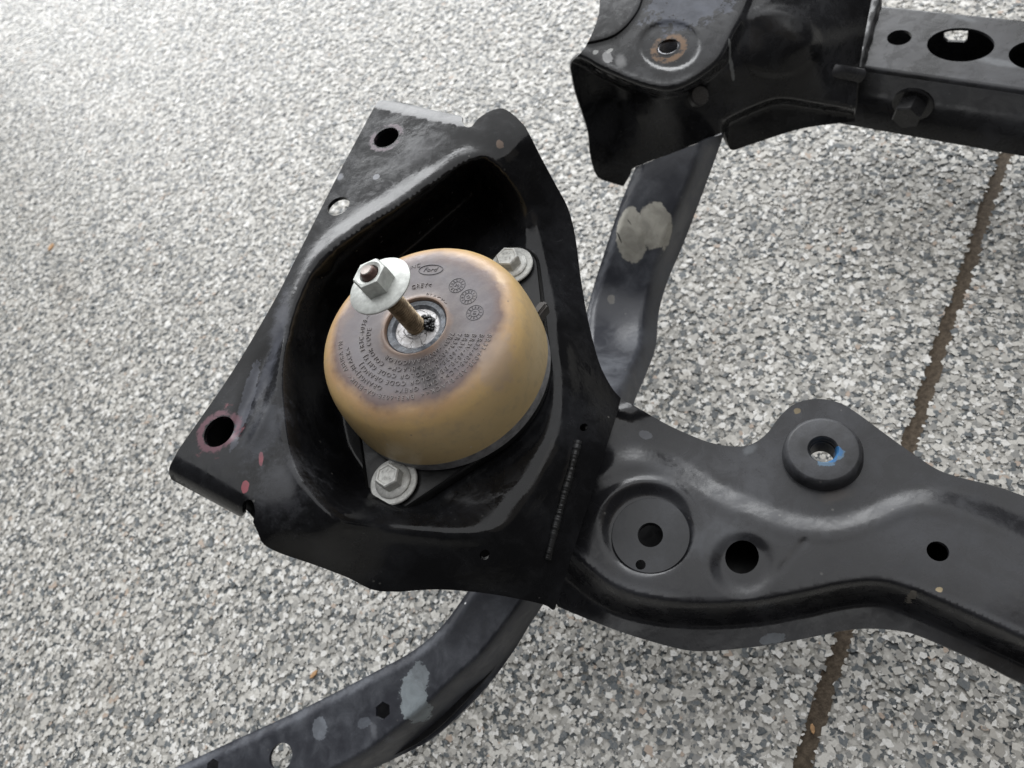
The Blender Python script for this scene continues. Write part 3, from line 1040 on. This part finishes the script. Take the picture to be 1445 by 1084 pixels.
# weld between corner bracket and rear rail, and the locating tab
wl2 = np.linspace(0.0, 1.0, 40)
p0 = at(1236, 4, ZR + .001); p1 = at(1210, 96, ZR + .001); p2 = at(1206, 166, ZR - HR * 0.9)
wpts = np.vstack([p0 + (p1 - p0) * t for t in np.linspace(0, 1, 30)] + [p1 + (p2 - p1) * t for t in np.linspace(0.04, 1, 20)])
wrad = 0.0052 + 0.0005 * np.sin(np.arange(len(wpts)) * 0.9 + 2 * np.sin(np.arange(len(wpts)) * 0.21)) + 0.0005 * rng.random(len(wpts))
wrad[30:] *= 0.55
V, Fc = tube(wpts, wrad, 10)
link('weld_bead', mesh(V, Fc), gloss, rear, 60)
t0 = at(1166, 88, 0.185); t1 = at(1214, 97, 0.165); t2 = at(1166, 108, 0.180); t3 = at(1214, 117, 0.158)
V = []
nn = np.cross(t1 - t0, t2 - t0); nn /= np.linalg.norm(nn)
if nn[2] < 0:
    nn = -nn
for i in range(7):
    for k in range(7):
        u_, w_ = i / 6, k / 6
        p = (t0 * (1 - u_) + t1 * u_) * (1 - w_) + (t2 * (1 - u_) + t3 * u_) * w_
        V.append(p + nn * 0.006 * min(1, 3 * w_) ** .5 * (1 - max(0, (w_ - .7) / .3) ** 2) * min(1, 5 * u_) ** .5)
Fc = [(i * 7 + k, i * 7 + k + 1, (i + 1) * 7 + k + 1, (i + 1) * 7 + k) for i in range(6) for k in range(6)]
link('locating_tab', mesh(V, Fc), rr_mat, corner, 50)

# hex bolt through the rear rail's front face
bc = None
fpt = uv(1293, 112)
px_ = (1289, 146)
# point on the front plane that the photo shows there
r_ = (np.array([px_[0] - 722.5, px_[1] - 542.0, F])) @ RW.T
tt = np.dot(q0 - CAMPOS, ay) / np.dot(r_, ay)
bc = CAMPOS + r_ * tt
mt = Matrix(((ax[0], 0.0, -ay[0], bc[0]), (ax[1], 0.0, -ay[1], bc[1]), (0.0, 1.0, 0.0, bc[2]), (0, 0, 0, 1)))
hv, hf = hexhead(0.0122, 0.019, 0.35)
me_ = mesh(hv, hf); me_.transform(mt)
hexb = link('hex_bolt', me_, dk, sub, 30)
v_, f_ = lathe([(0.0, 0.0), (0.0168, 0.0), (0.0168, 0.0022), (0.0158, 0.003), (0.0, 0.003)], 32)
me_ = mesh(v_, f_); me_.transform(mt)
link('bolt_flange', me_, dk, hexb, 30)

# ------------------------------------------------------------------ engine mount
mount = tag(empty('engine_mount', (AXC[0], AXC[1], ZP)), 'round tan and purple heat stained engine mount with upright stud in the black bracket', 'engine mount')
ZT = AXC[2]


def cap_material():
    N = NT('heat_stained_shell')
    sep = N.n('ShaderNodeVectorMath', operation='SUBTRACT'); N.l(N.pos(), sep.inputs[0]); sep.inputs[1].default_value = tuple(AXC)
    fl_ = N.n('ShaderNodeVectorMath', operation='MULTIPLY'); N.l(sep.outputs[0], fl_.inputs[0]); fl_.inputs[1].default_value = (1, 1, 0)
    ln = N.n('ShaderNodeVectorMath', operation='LENGTH'); N.l(fl_.outputs[0], ln.inputs[0])
    xyz = N.n('ShaderNodeSeparateXYZ'); N.l(sep.outputs[0], xyz.inputs[0])
    r = N.math('SUBTRACT', ln.outputs['Value'], N.math('MULTIPLY', xyz.outputs[2], 0.55))
    w = N.noise(38, 5, 0.6); w2 = N.noise(150, 5, 0.65)
    r = N.math('ADD', r, N.rng(w, 0.3, 0.7, -0.0028, 0.0028, False))
    r = N.math('ADD', r, N.rng(w2, 0.3, 0.7, -0.0007, 0.0007, False))
    ramp = N.n('ShaderNodeValToRGB')
    e = ramp.color_ramp.elements
    stops = [(0.0, (0.42, 0.32, 0.22)), (0.215, (0.26, 0.165, 0.11)), (0.29, (0.115, 0.095, 0.095)), (0.42, (0.145, 0.132, 0.140)), (0.53, (0.125, 0.106, 0.112)), (0.615, (0.125, 0.078, 0.066)), (0.69, (0.44, 0.28, 0.145)), (0.80, (0.53, 0.365, 0.165)), (1.0, (0.50, 0.375, 0.195))]
    e[0].position = 0; e[0].color = stops[0][1] + (1,); e[1].position = 1; e[1].color = stops[-1][1] + (1,)
    for p, c in stops[1:-1]:
        x = e.new(p); x.color = c + (1,)
    N.l(N.rng(r, 0.0, 0.082, 0, 1, False), ramp.inputs[0])
    col = ramp.outputs[0]
    col = N.mix(N.rng(w2, 0.45, 0.75, 0, 0.30), col, (0.22, 0.19, 0.16))
    pc = at(700, 510, .312)
    pd = N.math('ADD', N.dist(pc, (1 / .010, 1 / .018, 1 / .02), 0.6), N.rng(w2, 0.3, 0.7, -0.35, 0.35, False))
    col = N.mix(N.rng(pd, 0.6, 1.15, 0.65, 0.0), col, (0.36, 0.27, 0.20))
    pc = at(712, 396, .308)
    pd = N.math('ADD', N.dist(pc, (1 / .004, 1 / .006, 1 / .02), 0.2), N.rng(w2, 0.3, 0.7, -0.35, 0.35, False))
    col = N.mix(N.rng(pd, 0.6, 1.1, 0.8, 0.0), col, (0.52, 0.36, 0.20))
    for px, py, rx, ry, rt, op_ in ((604, 533, .007, .017, -0.25, 0.75), (600, 520, .013, .014, 0, 0.45)):
        pd = N.math('ADD', N.dist(at(px, py, .314), (1 / rx, 1 / ry, 1 / .02), rt), N.rng(w2, 0.3, 0.7, -0.3, 0.3, False))
        col = N.mix(N.rng(pd, 0.3, 1.15, op_, 0.0), col, (0.035, 0.03, 0.03))
    vor = N.n('ShaderNodeTexVoronoi'); vor.inputs['Scale'].default_value = 120; N.l(N.pos(), vor.inputs['Vector'])
    spk = N.math('MULTIPLY', N.rng(vor.outputs['Distance'], 0.06, 0.10, 1, 0), N.rng(N.noise(60, 2), 0.53, 0.6))
    col = N.mix(N.math('MULTIPLY', spk, 0.5), col, (0.10, 0.07, 0.05))
    vor2 = N.n('ShaderNodeTexVoronoi'); vor2.inputs['Scale'].default_value = 75; N.l(N.pos(), vor2.inputs['Vector'])
    spk2 = N.math('MULTIPLY', N.rng(vor2.outputs['Distance'], 0.05, 0.085, 1, 0), N.rng(N.noise(47, 2), 0.55, 0.6))
    col = N.mix(N.math('MULTIPLY', spk2, 0.5), col, (0.55, 0.52, 0.50))
    N.set(Base_Color=col, Roughness=N.rng(w2, 0.3, 0.7, 0.33, 0.50))
    N.bump(N.math('ADD', N.noise(90, 3), N.math('MULTIPLY', N.noise(900, 3), 0.12)), 0.25, 0.0012)
    return N.m


cap_mat = cap_material()


def arc(pts, n=5):
    return [tuple(p) for p in curve(pts, n=n * (len(pts) - 1) + 1)]


prof = [(0.0185, -0.0040), (0.0186, -0.0010), (0.0192, 0.0002), (0.0200, 0.0004), (0.0208, 0.0001), (0.0222, -0.0003)]
prof += arc([(0.030, -0.0002), (0.042, -0.0002), (0.050, -0.0007), (0.0565, -0.0030), (0.0613, -0.0075), (0.0638, -0.0130), (0.0655, -0.021), (0.0666, -0.032), (0.0672, -0.0455)], 5)
prof += [(0.0666, -0.0460), (0.0655, -0.044), (0.0640, -0.025), (0.0600, -0.012), (0.050, -0.0035), (0.0205, -0.003), (0.0185, -0.0040)]
shell = lathe_obj('heat_shield', prof, AXC, cap_mat, mount, 128, caps=False)
prof_x = [p[0] for p in prof if p[0] >= 0.0222][:0] or None


def ztop_cap(r):
    xs = [0.0222, 0.030, 0.042, 0.050, 0.0565, 0.0613]
    zs = [-0.0003, -0.0002, -0.0002, -0.0007, -0.0030, -0.0075]
    return np.interp(r, xs, zs)


gray = plain('base_casting', (0.30, 0.30, 0.31), 0.5, 0.4, 0.35, 200, 0.3)
lathe_obj('base_ring', [(0.0630, -0.0440), (0.0655, -0.0464), (0.0664, -0.0475), (0.0668, -0.0545), (0.0660, -0.0555), (0.0600, -0.0555)], AXC, gray, mount, 96)
rub = NT('dark_rubber')
rub.set(Base_Color=rub.mix(rub.rng(rub.noise(260, 5), 0.35, 0.7), (0.045, 0.05, 0.06), (0.16, 0.175, 0.20)), Roughness=0.38)
rub.bump(rub.noise(300, 4), 0.4, 0.001)
lathe_obj('rubber_ring', [(0.0186, -0.012), (0.0186, -0.0022), (0.0178, -0.0014), (0.0152, -0.0016), (0.0144, -0.0024), (0.0139, -0.0034), (0.012, -0.0060)], AXC, rub.m, mount, 64, caps=False)
alu = NT('flaking_aluminium')
aw = alu.noise(230, 6, 0.7)
vo = alu.n('ShaderNodeTexVoronoi'); vo.feature = 'DISTANCE_TO_EDGE'; vo.inputs['Scale'].default_value = 150
wv_ = alu.n('ShaderNodeVectorMath', operation='ADD'); alu.l(alu.pos(), wv_.inputs[0])
nz = alu.n('ShaderNodeTexNoise'); nz.inputs['Scale'].default_value = 300; alu.l(alu.pos(), nz.inputs['Vector'])
sc_ = alu.n('ShaderNodeVectorMath', operation='SCALE'); alu.l(nz.outputs['Color'], sc_.inputs[0]); sc_.inputs['Scale'].default_value = 0.004
alu.l(sc_.outputs[0], wv_.inputs[1]); alu.l(wv_.outputs[0], vo.inputs['Vector'])
crk = alu.rng(vo.outputs['Distance'], 0.0, 0.035, 1.0, 0.0)
alu.set(Base_Color=alu.mix(alu.math('MULTIPLY', crk, 0.8), alu.mix(alu.rng(aw, 0.3, 0.7), (0.48, 0.46, 0.45), (0.74, 0.73, 0.74)), (0.05, 0.045, 0.04)), Roughness=0.5, Metallic=0.15)
alu.bump(alu.math('SUBTRACT', aw, crk), 0.5, 0.0015)
core = lathe_obj('metal_core', [(0.0142, -0.0090), (0.0141, -0.0042), (0.0132, -0.0034), (0.0080, -0.0028), (0.0072, -0.0018), (0.0, -0.0016)], AXC, alu.m, mount, 64, caps=False)
# black sealant smeared beside the stud
sl = []
for k in range(44):
    a = -1.35 + 1.3 * rng.random(); rr_ = 0.0062 + 0.0042 * rng.random() ** 1.5
    c = np.array([rr_ * math.cos(a + 0.5), rr_ * math.sin(a + 0.5), -0.0028 + 0.0035 * rng.random() * (0.011 - rr_) / 0.005])
    bmx = bmesh.new(); bmesh.ops.create_icosphere(bmx, subdivisions=2, radius=0.0006 + 0.0009 * rng.random())
    vv = [(c[0] + v.co.x * (1 + .4 * rng.random()), c[1] + v.co.y, c[2] + v.co.z * 0.8) for v in bmx.verts]
    ff = [tuple(v.index for v in f.verts) for f in bmx.faces]
    bmx.free(); sl.append((vv, ff))
V, Fc = join(sl)
link('sealant', mesh(V, Fc), plain('sealant_black', (0.008, 0.008, 0.009), 0.3), core, 60, loc=AXC)

dxy = at(538, 403, 0.3525) - at(549, 403, 0.3525)
tdir = Vector((dxy[0], dxy[1], 0.0375)).normalized()
TILT = Vector((0, 0, 1)).rotation_difference(tdir).to_matrix().to_4x4()
# stud with cut threads
bronze = NT('oiled_thread')
bn = bronze.noise(240, 5, 0.65)
bronze.set(Base_Color=bronze.mix(bronze.rng(bn, 0.35, 0.7), (0.20, 0.15, 0.095), (0.46, 0.36, 0.24)), Roughness=0.42, Metallic=0.55)
bronze.bump(bn, 0.3, 0.0008)
RS = 0.0057
TOPZ = 0.3678 - ZT
pitch = 0.00165; turns = int((0.0465) / pitch)
V = []; Fc = []
NA = 24; steps = turns * NA
z0 = -0.003
rows = 4
for i in range(steps + 1):
    a = 2 * PI * i / NA
    for k in range(rows):
        rr_ = (RS, RS, RS - 0.0009, RS - 0.0009)[k]
        zz = z0 + pitch * (i / NA + (0.0, 0.30, 0.5, 0.8)[k])
        V.append((rr_ * math.cos(a), rr_ * math.sin(a), zz))
for i in range(steps):
    for k in range(rows - 1):
        a = i * rows + k
        Fc.append((a, a + rows, a + rows + 1, a + 1))
    j = i + NA
    if j + 1 <= steps:
        Fc.append((i * rows + rows - 1, (i + 1) * rows + rows - 1, (j + 1) * rows, j * rows))
sme = mesh(V, Fc); sme.transform(TILT)
stud = link('stud', sme, bronze.m, mount, 50, loc=AXC)
tipm = plain('stud_tip_brown', (0.10, 0.055, 0.045), 0.4, 0.4, 0.35)
tip = lathe_obj('stud_tip', [(0.0050, 0.040), (0.0050, TOPZ - 0.0048), (0.0045, TOPZ - 0.0040), (0.0042, TOPZ - 0.0014), (0.0034, TOPZ - 0.0004), (0.0026, TOPZ), (0.0020, TOPZ - 0.0002), (0.0, TOPZ - 0.0007)], AXC, tipm, stud, 32, caps=False, matrix=TILT)
lathe_obj('stud_face', [(0.0032, -0.0002), (0.0029, 0.0003), (0.0022, 0.0002), (0.0, -0.0002)], AXC, plain('stud_face_grey', (0.42, 0.37, 0.34), 0.5, 0.2), stud, 24, caps=False, matrix=TILT @ Matrix.Translation((0, 0, TOPZ)))

zinc = plain('zinc_flake', (0.50, 0.515, 0.49), 0.48, 0.3, 0.22, 260, 0.25)
NZ = 0.3525 - ZT
nut = lathe_obj('flange_nut', [(0.0062, 0.0), (0.0172, 0.0), (0.0184, 0.0007), (0.0184, 0.0015), (0.0177, 0.0020), (0.0105, 0.0030), (0.0062, 0.0030)], AXC, zinc, mount, 72, caps=False, matrix=TILT @ Matrix.Translation((0, 0, NZ)))
ho = []
hx = at(526 + 17, 386 + 17, 0.365) - at(526, 386, 0.365)
HEXROT = math.atan2(hx[1], hx[0])
hr = 0.0102
hv = []; hf = []
lev = [(hr, 0.0022), (hr, 0.0112), (hr - 0.0009, 0.0126)]
for rr_, z in lev:
    for k in range(6):
        a = HEXROT + k * PI / 3
        hv.append((rr_ * math.cos(a), rr_ * math.sin(a), z))
for i in range(2):
    for k in range(6):
        a, b = i * 6 + k, i * 6 + (k + 1) % 6
        hf.append((a, b, b + 6, a + 6))
o_ = len(hv)
for rr_, z in ((0.0074, 0.0128), (0.0057, 0.0120), (0.0050, 0.0095)):
    for k in range(24):
        a = HEXROT + k * PI / 12
        hv.append((rr_ * math.cos(a), rr_ * math.sin(a), z))
for k in range(6):
    for q in range(4):
        a = o_ + k * 4 + q; b = o_ + (k * 4 + q + 1) % 24
        if q < 2:
            hf.append((12 + k, b, a))
        else:
            hf.append((12 + (k + 1) % 6, b, a))
    hf.append((12 + k, 12 + (k + 1) % 6, o_ + k * 4 + 2))
for i in range(2):
    for k in range(24):
        a, b = o_ + i * 24 + k, o_ + i * 24 + (k + 1) % 24
        hf.append((a, b, b + 24, a + 24))
me_ = mesh(hv, hf); me_.transform(TILT @ Matrix.Translation((0, 0, NZ)))
bm = bmesh.new(); bm.from_mesh(me_); bmesh.ops.recalc_face_normals(bm, faces=bm.faces); bm.to_mesh(me_); bm.free()
link('hexagon', me_, zinc, nut, 30, loc=AXC)

# base plate with two ears
B1 = at(721, 374, 0.262); B2 = at(555, 679, 0.262)
plate_mat = black_paint('plate_paint', base=(0.006, 0.006, 0.006), rough=0.3, dust=0.05)
c2 = AXC[:2]


def plate_outline():
    pts = []
    circ = []
    for c, r in ((c2, 0.0655), (B1[:2], 0.0185), (B2[:2], 0.0190)):
        t = np.linspace(0, 2 * PI, 64, endpoint=False)
        circ.append(np.column_stack([c[0] + r * np.cos(t), c[1] + r * np.sin(t)]))
    P = np.vstack(circ)
    P = P[np.lexsort((P[:, 1], P[:, 0]))]

    def half(Q):
        h = []
        for p in Q:
            while len(h) > 1 and (h[-1][0] - h[-2][0]) * (p[1] - h[-2][1]) - (h[-1][1] - h[-2][1]) * (p[0] - h[-2][0]) <= 0:
                h.pop()
            h.append(tuple(p))
        return h[:-1]
    return half(P) + half(P[::-1])


po = np.array(plate_outline())
n_ = len(po)
cm = po.mean(0)
V = []
for sc, z in ((1.0, 0.2535), (1.0, 0.2588), (0.985, 0.2600), (0.97, 0.2588), (0.5, 0.2588)):
    for p in po:
        q = cm + (p - cm) * sc
        V.append((q[0], q[1], z))
Fc = []
for i in range(4):
    for k in range(n_):
        a, b = i * n_ + k, i * n_ + (k + 1) % n_
        Fc.append((a, b, b + n_, a + n_))
Fc.append(tuple(range(4 * n_, 5 * n_)))
plate = link('base_plate', mesh(V, Fc), plate_mat, mount, 40)
tb = at(763, 441, 0.272)
bm = bmesh.new()
bmesh.ops.create_cube(bm, size=1.0)
bmesh.ops.scale(bm, verts=bm.verts, vec=(0.012, 0.006, 0.010))
bmesh.ops.bevel(bm, geom=list(bm.edges), offset=0.0016, segments=3, affect='EDGES')
me_ = bpy.data.meshes.new('shape'); bm.to_mesh(me_); bm.free()
me_.transform(Matrix.Rotation(0.45, 4, 'Z'))
link('locating_tab', me_, plain('tab_brown', (0.045, 0.040, 0.036), 0.5), plate, 40, loc=tb)

# flange bolts
bolt_zinc = plain('bolt_zinc', (0.56, 0.56, 0.535), 0.5, 0.35, 0.22, 420, 0.25)
def dir_ang(px, py, dx, dy):
    q = at(px + dx, py + dy, 0.268) - at(px, py, 0.268)
    return math.atan2(q[1], q[0])


for bi, (bp, rot, sc) in enumerate(((B1, dir_ang(708, 360, 8, -8), 1.0), (B2, dir_ang(546, 667, 3, -15), 1.0))):
    cz = np.array([bp[0], bp[1], 0.2602])
    hv, hf = hexhead(0.0080 * sc, 0.0082, rot, 0.0008)
    # dished top with a rim
    o_ = len(hv)
    for rr_, z in ((0.0060 * sc, 0.0082), (0.0055 * sc, 0.0078)):
        for k in range(6):
            a = rot + k * PI / 3
            hv.append((rr_ * math.cos(a), rr_ * math.sin(a), z))
    hf = [f for f in hf if f != tuple(range(12, 18))]
    for base, nxt in ((12, o_), (o_, o_ + 6)):
        for k in range(6):
            hf.append((base + k, base + (k + 1) % 6, nxt + (k + 1) % 6, nxt + k))
    hf.append(tuple(range(o_ + 6, o_ + 12)))
    hv = [(x, y, z + 0.0038) for x, y, z in hv]
    bolt = link('flange_bolt', mesh(hv, hf), bolt_zinc, mount, 30, loc=cz)
    lathe_obj('flange', [(0.0, 0.0018), (0.0108, 0.0018), (0.0112, 0.0022), (0.0112, 0.0030), (0.0106, 0.0036), (0.0078, 0.0044), (0.0, 0.0044)], cz, bolt_zinc, bolt, 56, caps=False)
    lathe_obj('washer', [(0.0, 0.0), (0.0145, 0.0), (0.0149, 0.0004), (0.0149, 0.0014), (0.0143, 0.0019), (0.0, 0.0019)], cz, bolt_zinc, bolt, 56, caps=False)
    # stamped head marking, read from the photo's upright direction
    up = at(bp[0] * 0 + (557 if bi else 716), 660, 0.262) - at(557 if bi else 716, 690, 0.262)
    ang_ = math.atan2(up[1], up[0]) - PI / 2 - 0.1
    lp = []
    for txt, yy in (('KKX', 0.0012), ('10.9', -0.0034)):
        v_, f_ = text_mesh(txt, 0.0034, 0.00018, 1.05, 'CENTER')
        v_[:, 1] += yy
        lp.append((v_, f_))
    V, Fc = join(lp)
    ca, sa = math.cos(ang_), math.sin(ang_)
    V = [(x * ca - y * sa, x * sa + y * ca, z + 0.01165) for x, y, z in V]
    link('head_marking', mesh(V, Fc), bolt_zinc, bolt, None, loc=cz)

# raised lettering that runs round the shell
def ang_of(px, py):
    p = at(px, py, ZT) - AXC
    return math.atan2(p[1], p[0]), math.hypot(p[0], p[1])


def ring_text(body, r, a0, size, spacing=1.15):
    v, f = text_mesh(body, size, 0.00036, spacing)
    a = a0 - v[:, 0] / (r + 0.3 * size)
    rad_ = r + v[:, 1]
    z = ztop_cap(rad_) + v[:, 2] + 0.0001
    return np.column_stack([rad_ * np.cos(a), rad_ * np.sin(a), z]), f


a1, r1 = ang_of(689, 474)
a6, r6 = ang_of(637, 470)
rows_ = ['BR33-6038-AB>BLACK<<  BR33-6038-GA>BLUK<  ABURA PN', 'BR33-6038-LC>LIGHT GREY<     ORANGE)>BLACK<', 'BR3V-6038-BB(COLOR CODE ORANGE)', 'BR3V-6038-BA(COLOR CODE GREY)  FR3C-6038-AA', '7R33-6038-AA>BLACK<  COLOR CODE', '7R3V-6038-AA(COLOR']
tm = []
for i, body in enumerate(rows_):
    t = i / 5
    rr_ = r1 + (r6 + 0.0002 - r1) * t - 0.0010
    a_s = a1 + (a6 - a1) * t + 0.03
    tm.append(ring_text(body, rr_, a_s, 0.0041, 1.22))
aI, rI = ang_of(579, 378)
tm.append(ring_text('INC', rI - 0.001, aI + 0.02, 0.0042, 1.05))
aG, rG = ang_of(583, 404)
tm.append(ring_text('GREY<', rG - 0.002, aG + 0.05, 0.0042, 1.05))
aK, rK = ang_of(600, 415)
tm.append(ring_text('BLACK<', rK - 0.002, aK - 0.02, 0.0040, 1.15))
V, Fc = join(tm)
tag(link('embossed_lettering', mesh(V, Fc), plain('worn_letter_tops', (0.27, 0.245, 0.24), 0.40), shell, None, loc=AXC), kind='stuff')


def flat_frame(px, py, zoff=0.0):
    p = at(px, py, ZT - 0.0004)
    return p


# oval maker's badge with its script
mark_mat = plain('mark_dark', (0.085, 0.08, 0.088), 0.5)
bp_ = at(608, 381, ZT - 0.0003)
xr = at(627, 380, ZT) - at(590, 381, ZT)
aB = math.atan2(xr[1], xr[0])
lp = []
t = np.linspace(0, 2 * PI, 49)
lp.append(tube(np.column_stack([0.0078 * np.cos(t), 0.0036 * np.sin(t), 0 * t]), [0.00030] * 49, 6))
v_, f_ = text_mesh('Ford', 0.0046, 0.0002, 1.0, 'CENTER')
v_[:, 1] -= 0.0014
v_[:, 0] += v_[:, 1] * 0.35
lp.append((v_, f_))
V, Fc = join(lp)
ca, sa = math.cos(aB), math.sin(aB)
V = [(x * ca - y * sa, x * sa + y * ca, z + 0.0002) for x, y, z in V]
link('oval_badge', mesh(V, Fc), mark_mat, shell, None, loc=bp_)

# three round date stamps
for (px, py), num, ph in (((645, 403), '20', 0.3), ((661, 419), '19', 0.9), ((670, 441.5), '18', 1.5)):
    c = at(px, py, ZT - 0.0003)
    lp = []
    for rr_ in (0.0050, 0.0026):
        lp.append(tube(np.column_stack([rr_ * np.cos(t), rr_ * np.sin(t), 0 * t]), [0.00022] * 49, 6))
    for k, ch in enumerate('123456789ABC'):
        v_, f_ = text_mesh(ch, 0.0020, 0.00016, 1.0, 'CENTER')
        a = k * PI / 6
        yy = v_[:, 1] + 0.0030
        lp.append((np.column_stack([v_[:, 0] * math.cos(-a) - yy * math.sin(-a), v_[:, 0] * math.sin(-a) + yy * math.cos(-a), v_[:, 2]]), f_))
    v_, f_ = text_mesh(num, 0.0030, 0.00018, 1.0, 'CENTER')
    v_[:, 1] -= 0.0011
    lp.append((v_, f_))
    V, Fc = join(lp)
    aa = aB - ph
    ca, sa = math.cos(aa), math.sin(aa)
    V = [(x * ca - y * sa, x * sa + y * ca, z + 0.00015) for x, y, z in V]
    link('date_stamp', mesh(V, Fc), mark_mat, shell, None, loc=c)

# ------------------------------------------------------------------ litter on the floor
chip_mat = plain('wood_tan', (0.46, 0.27, 0.13), 0.6, 0, 0.3)


def chip(px, py, L, W, rot, label):
    c = at(px, py, 0.0014)
    pr = [(-1, 0), (-.6, .7), (.1, 1.0), (.8, .5), (1, -.1), (.4, -.8), (-.5, -.7)]
    V = [(x * L / 2, y * W / 2, 0.0004 * x) for x, y in pr] + [(x * L / 2 * .9, y * W / 2 * .8, 0.0011 + 0.0004 * x) for x, y in pr]
    n = len(pr)
    Fc = [tuple(range(n))[::-1], tuple(range(n, 2 * n))] + [(k, (k + 1) % n, (k + 1) % n + n, k + n) for k in range(n)]
    o = link('wood_chip', mesh(V, Fc), chip_mat, None, None, loc=c)
    o.rotation_euler.z = rot
    tag(o, label, 'wood chip', 'wood chips on the floor')


chip(443, 952, 0.010, 0.005, 0.3, 'tan wood chip lying beside the lower bent rail')
chip(1147, 1029, 0.0075, 0.0038, 1.1, 'tiny tan wood chip lying on the brown floor joint')
chip(72, 349, 0.014, 0.010, 0.8, 'orange brown chip alone on the open floor far left')
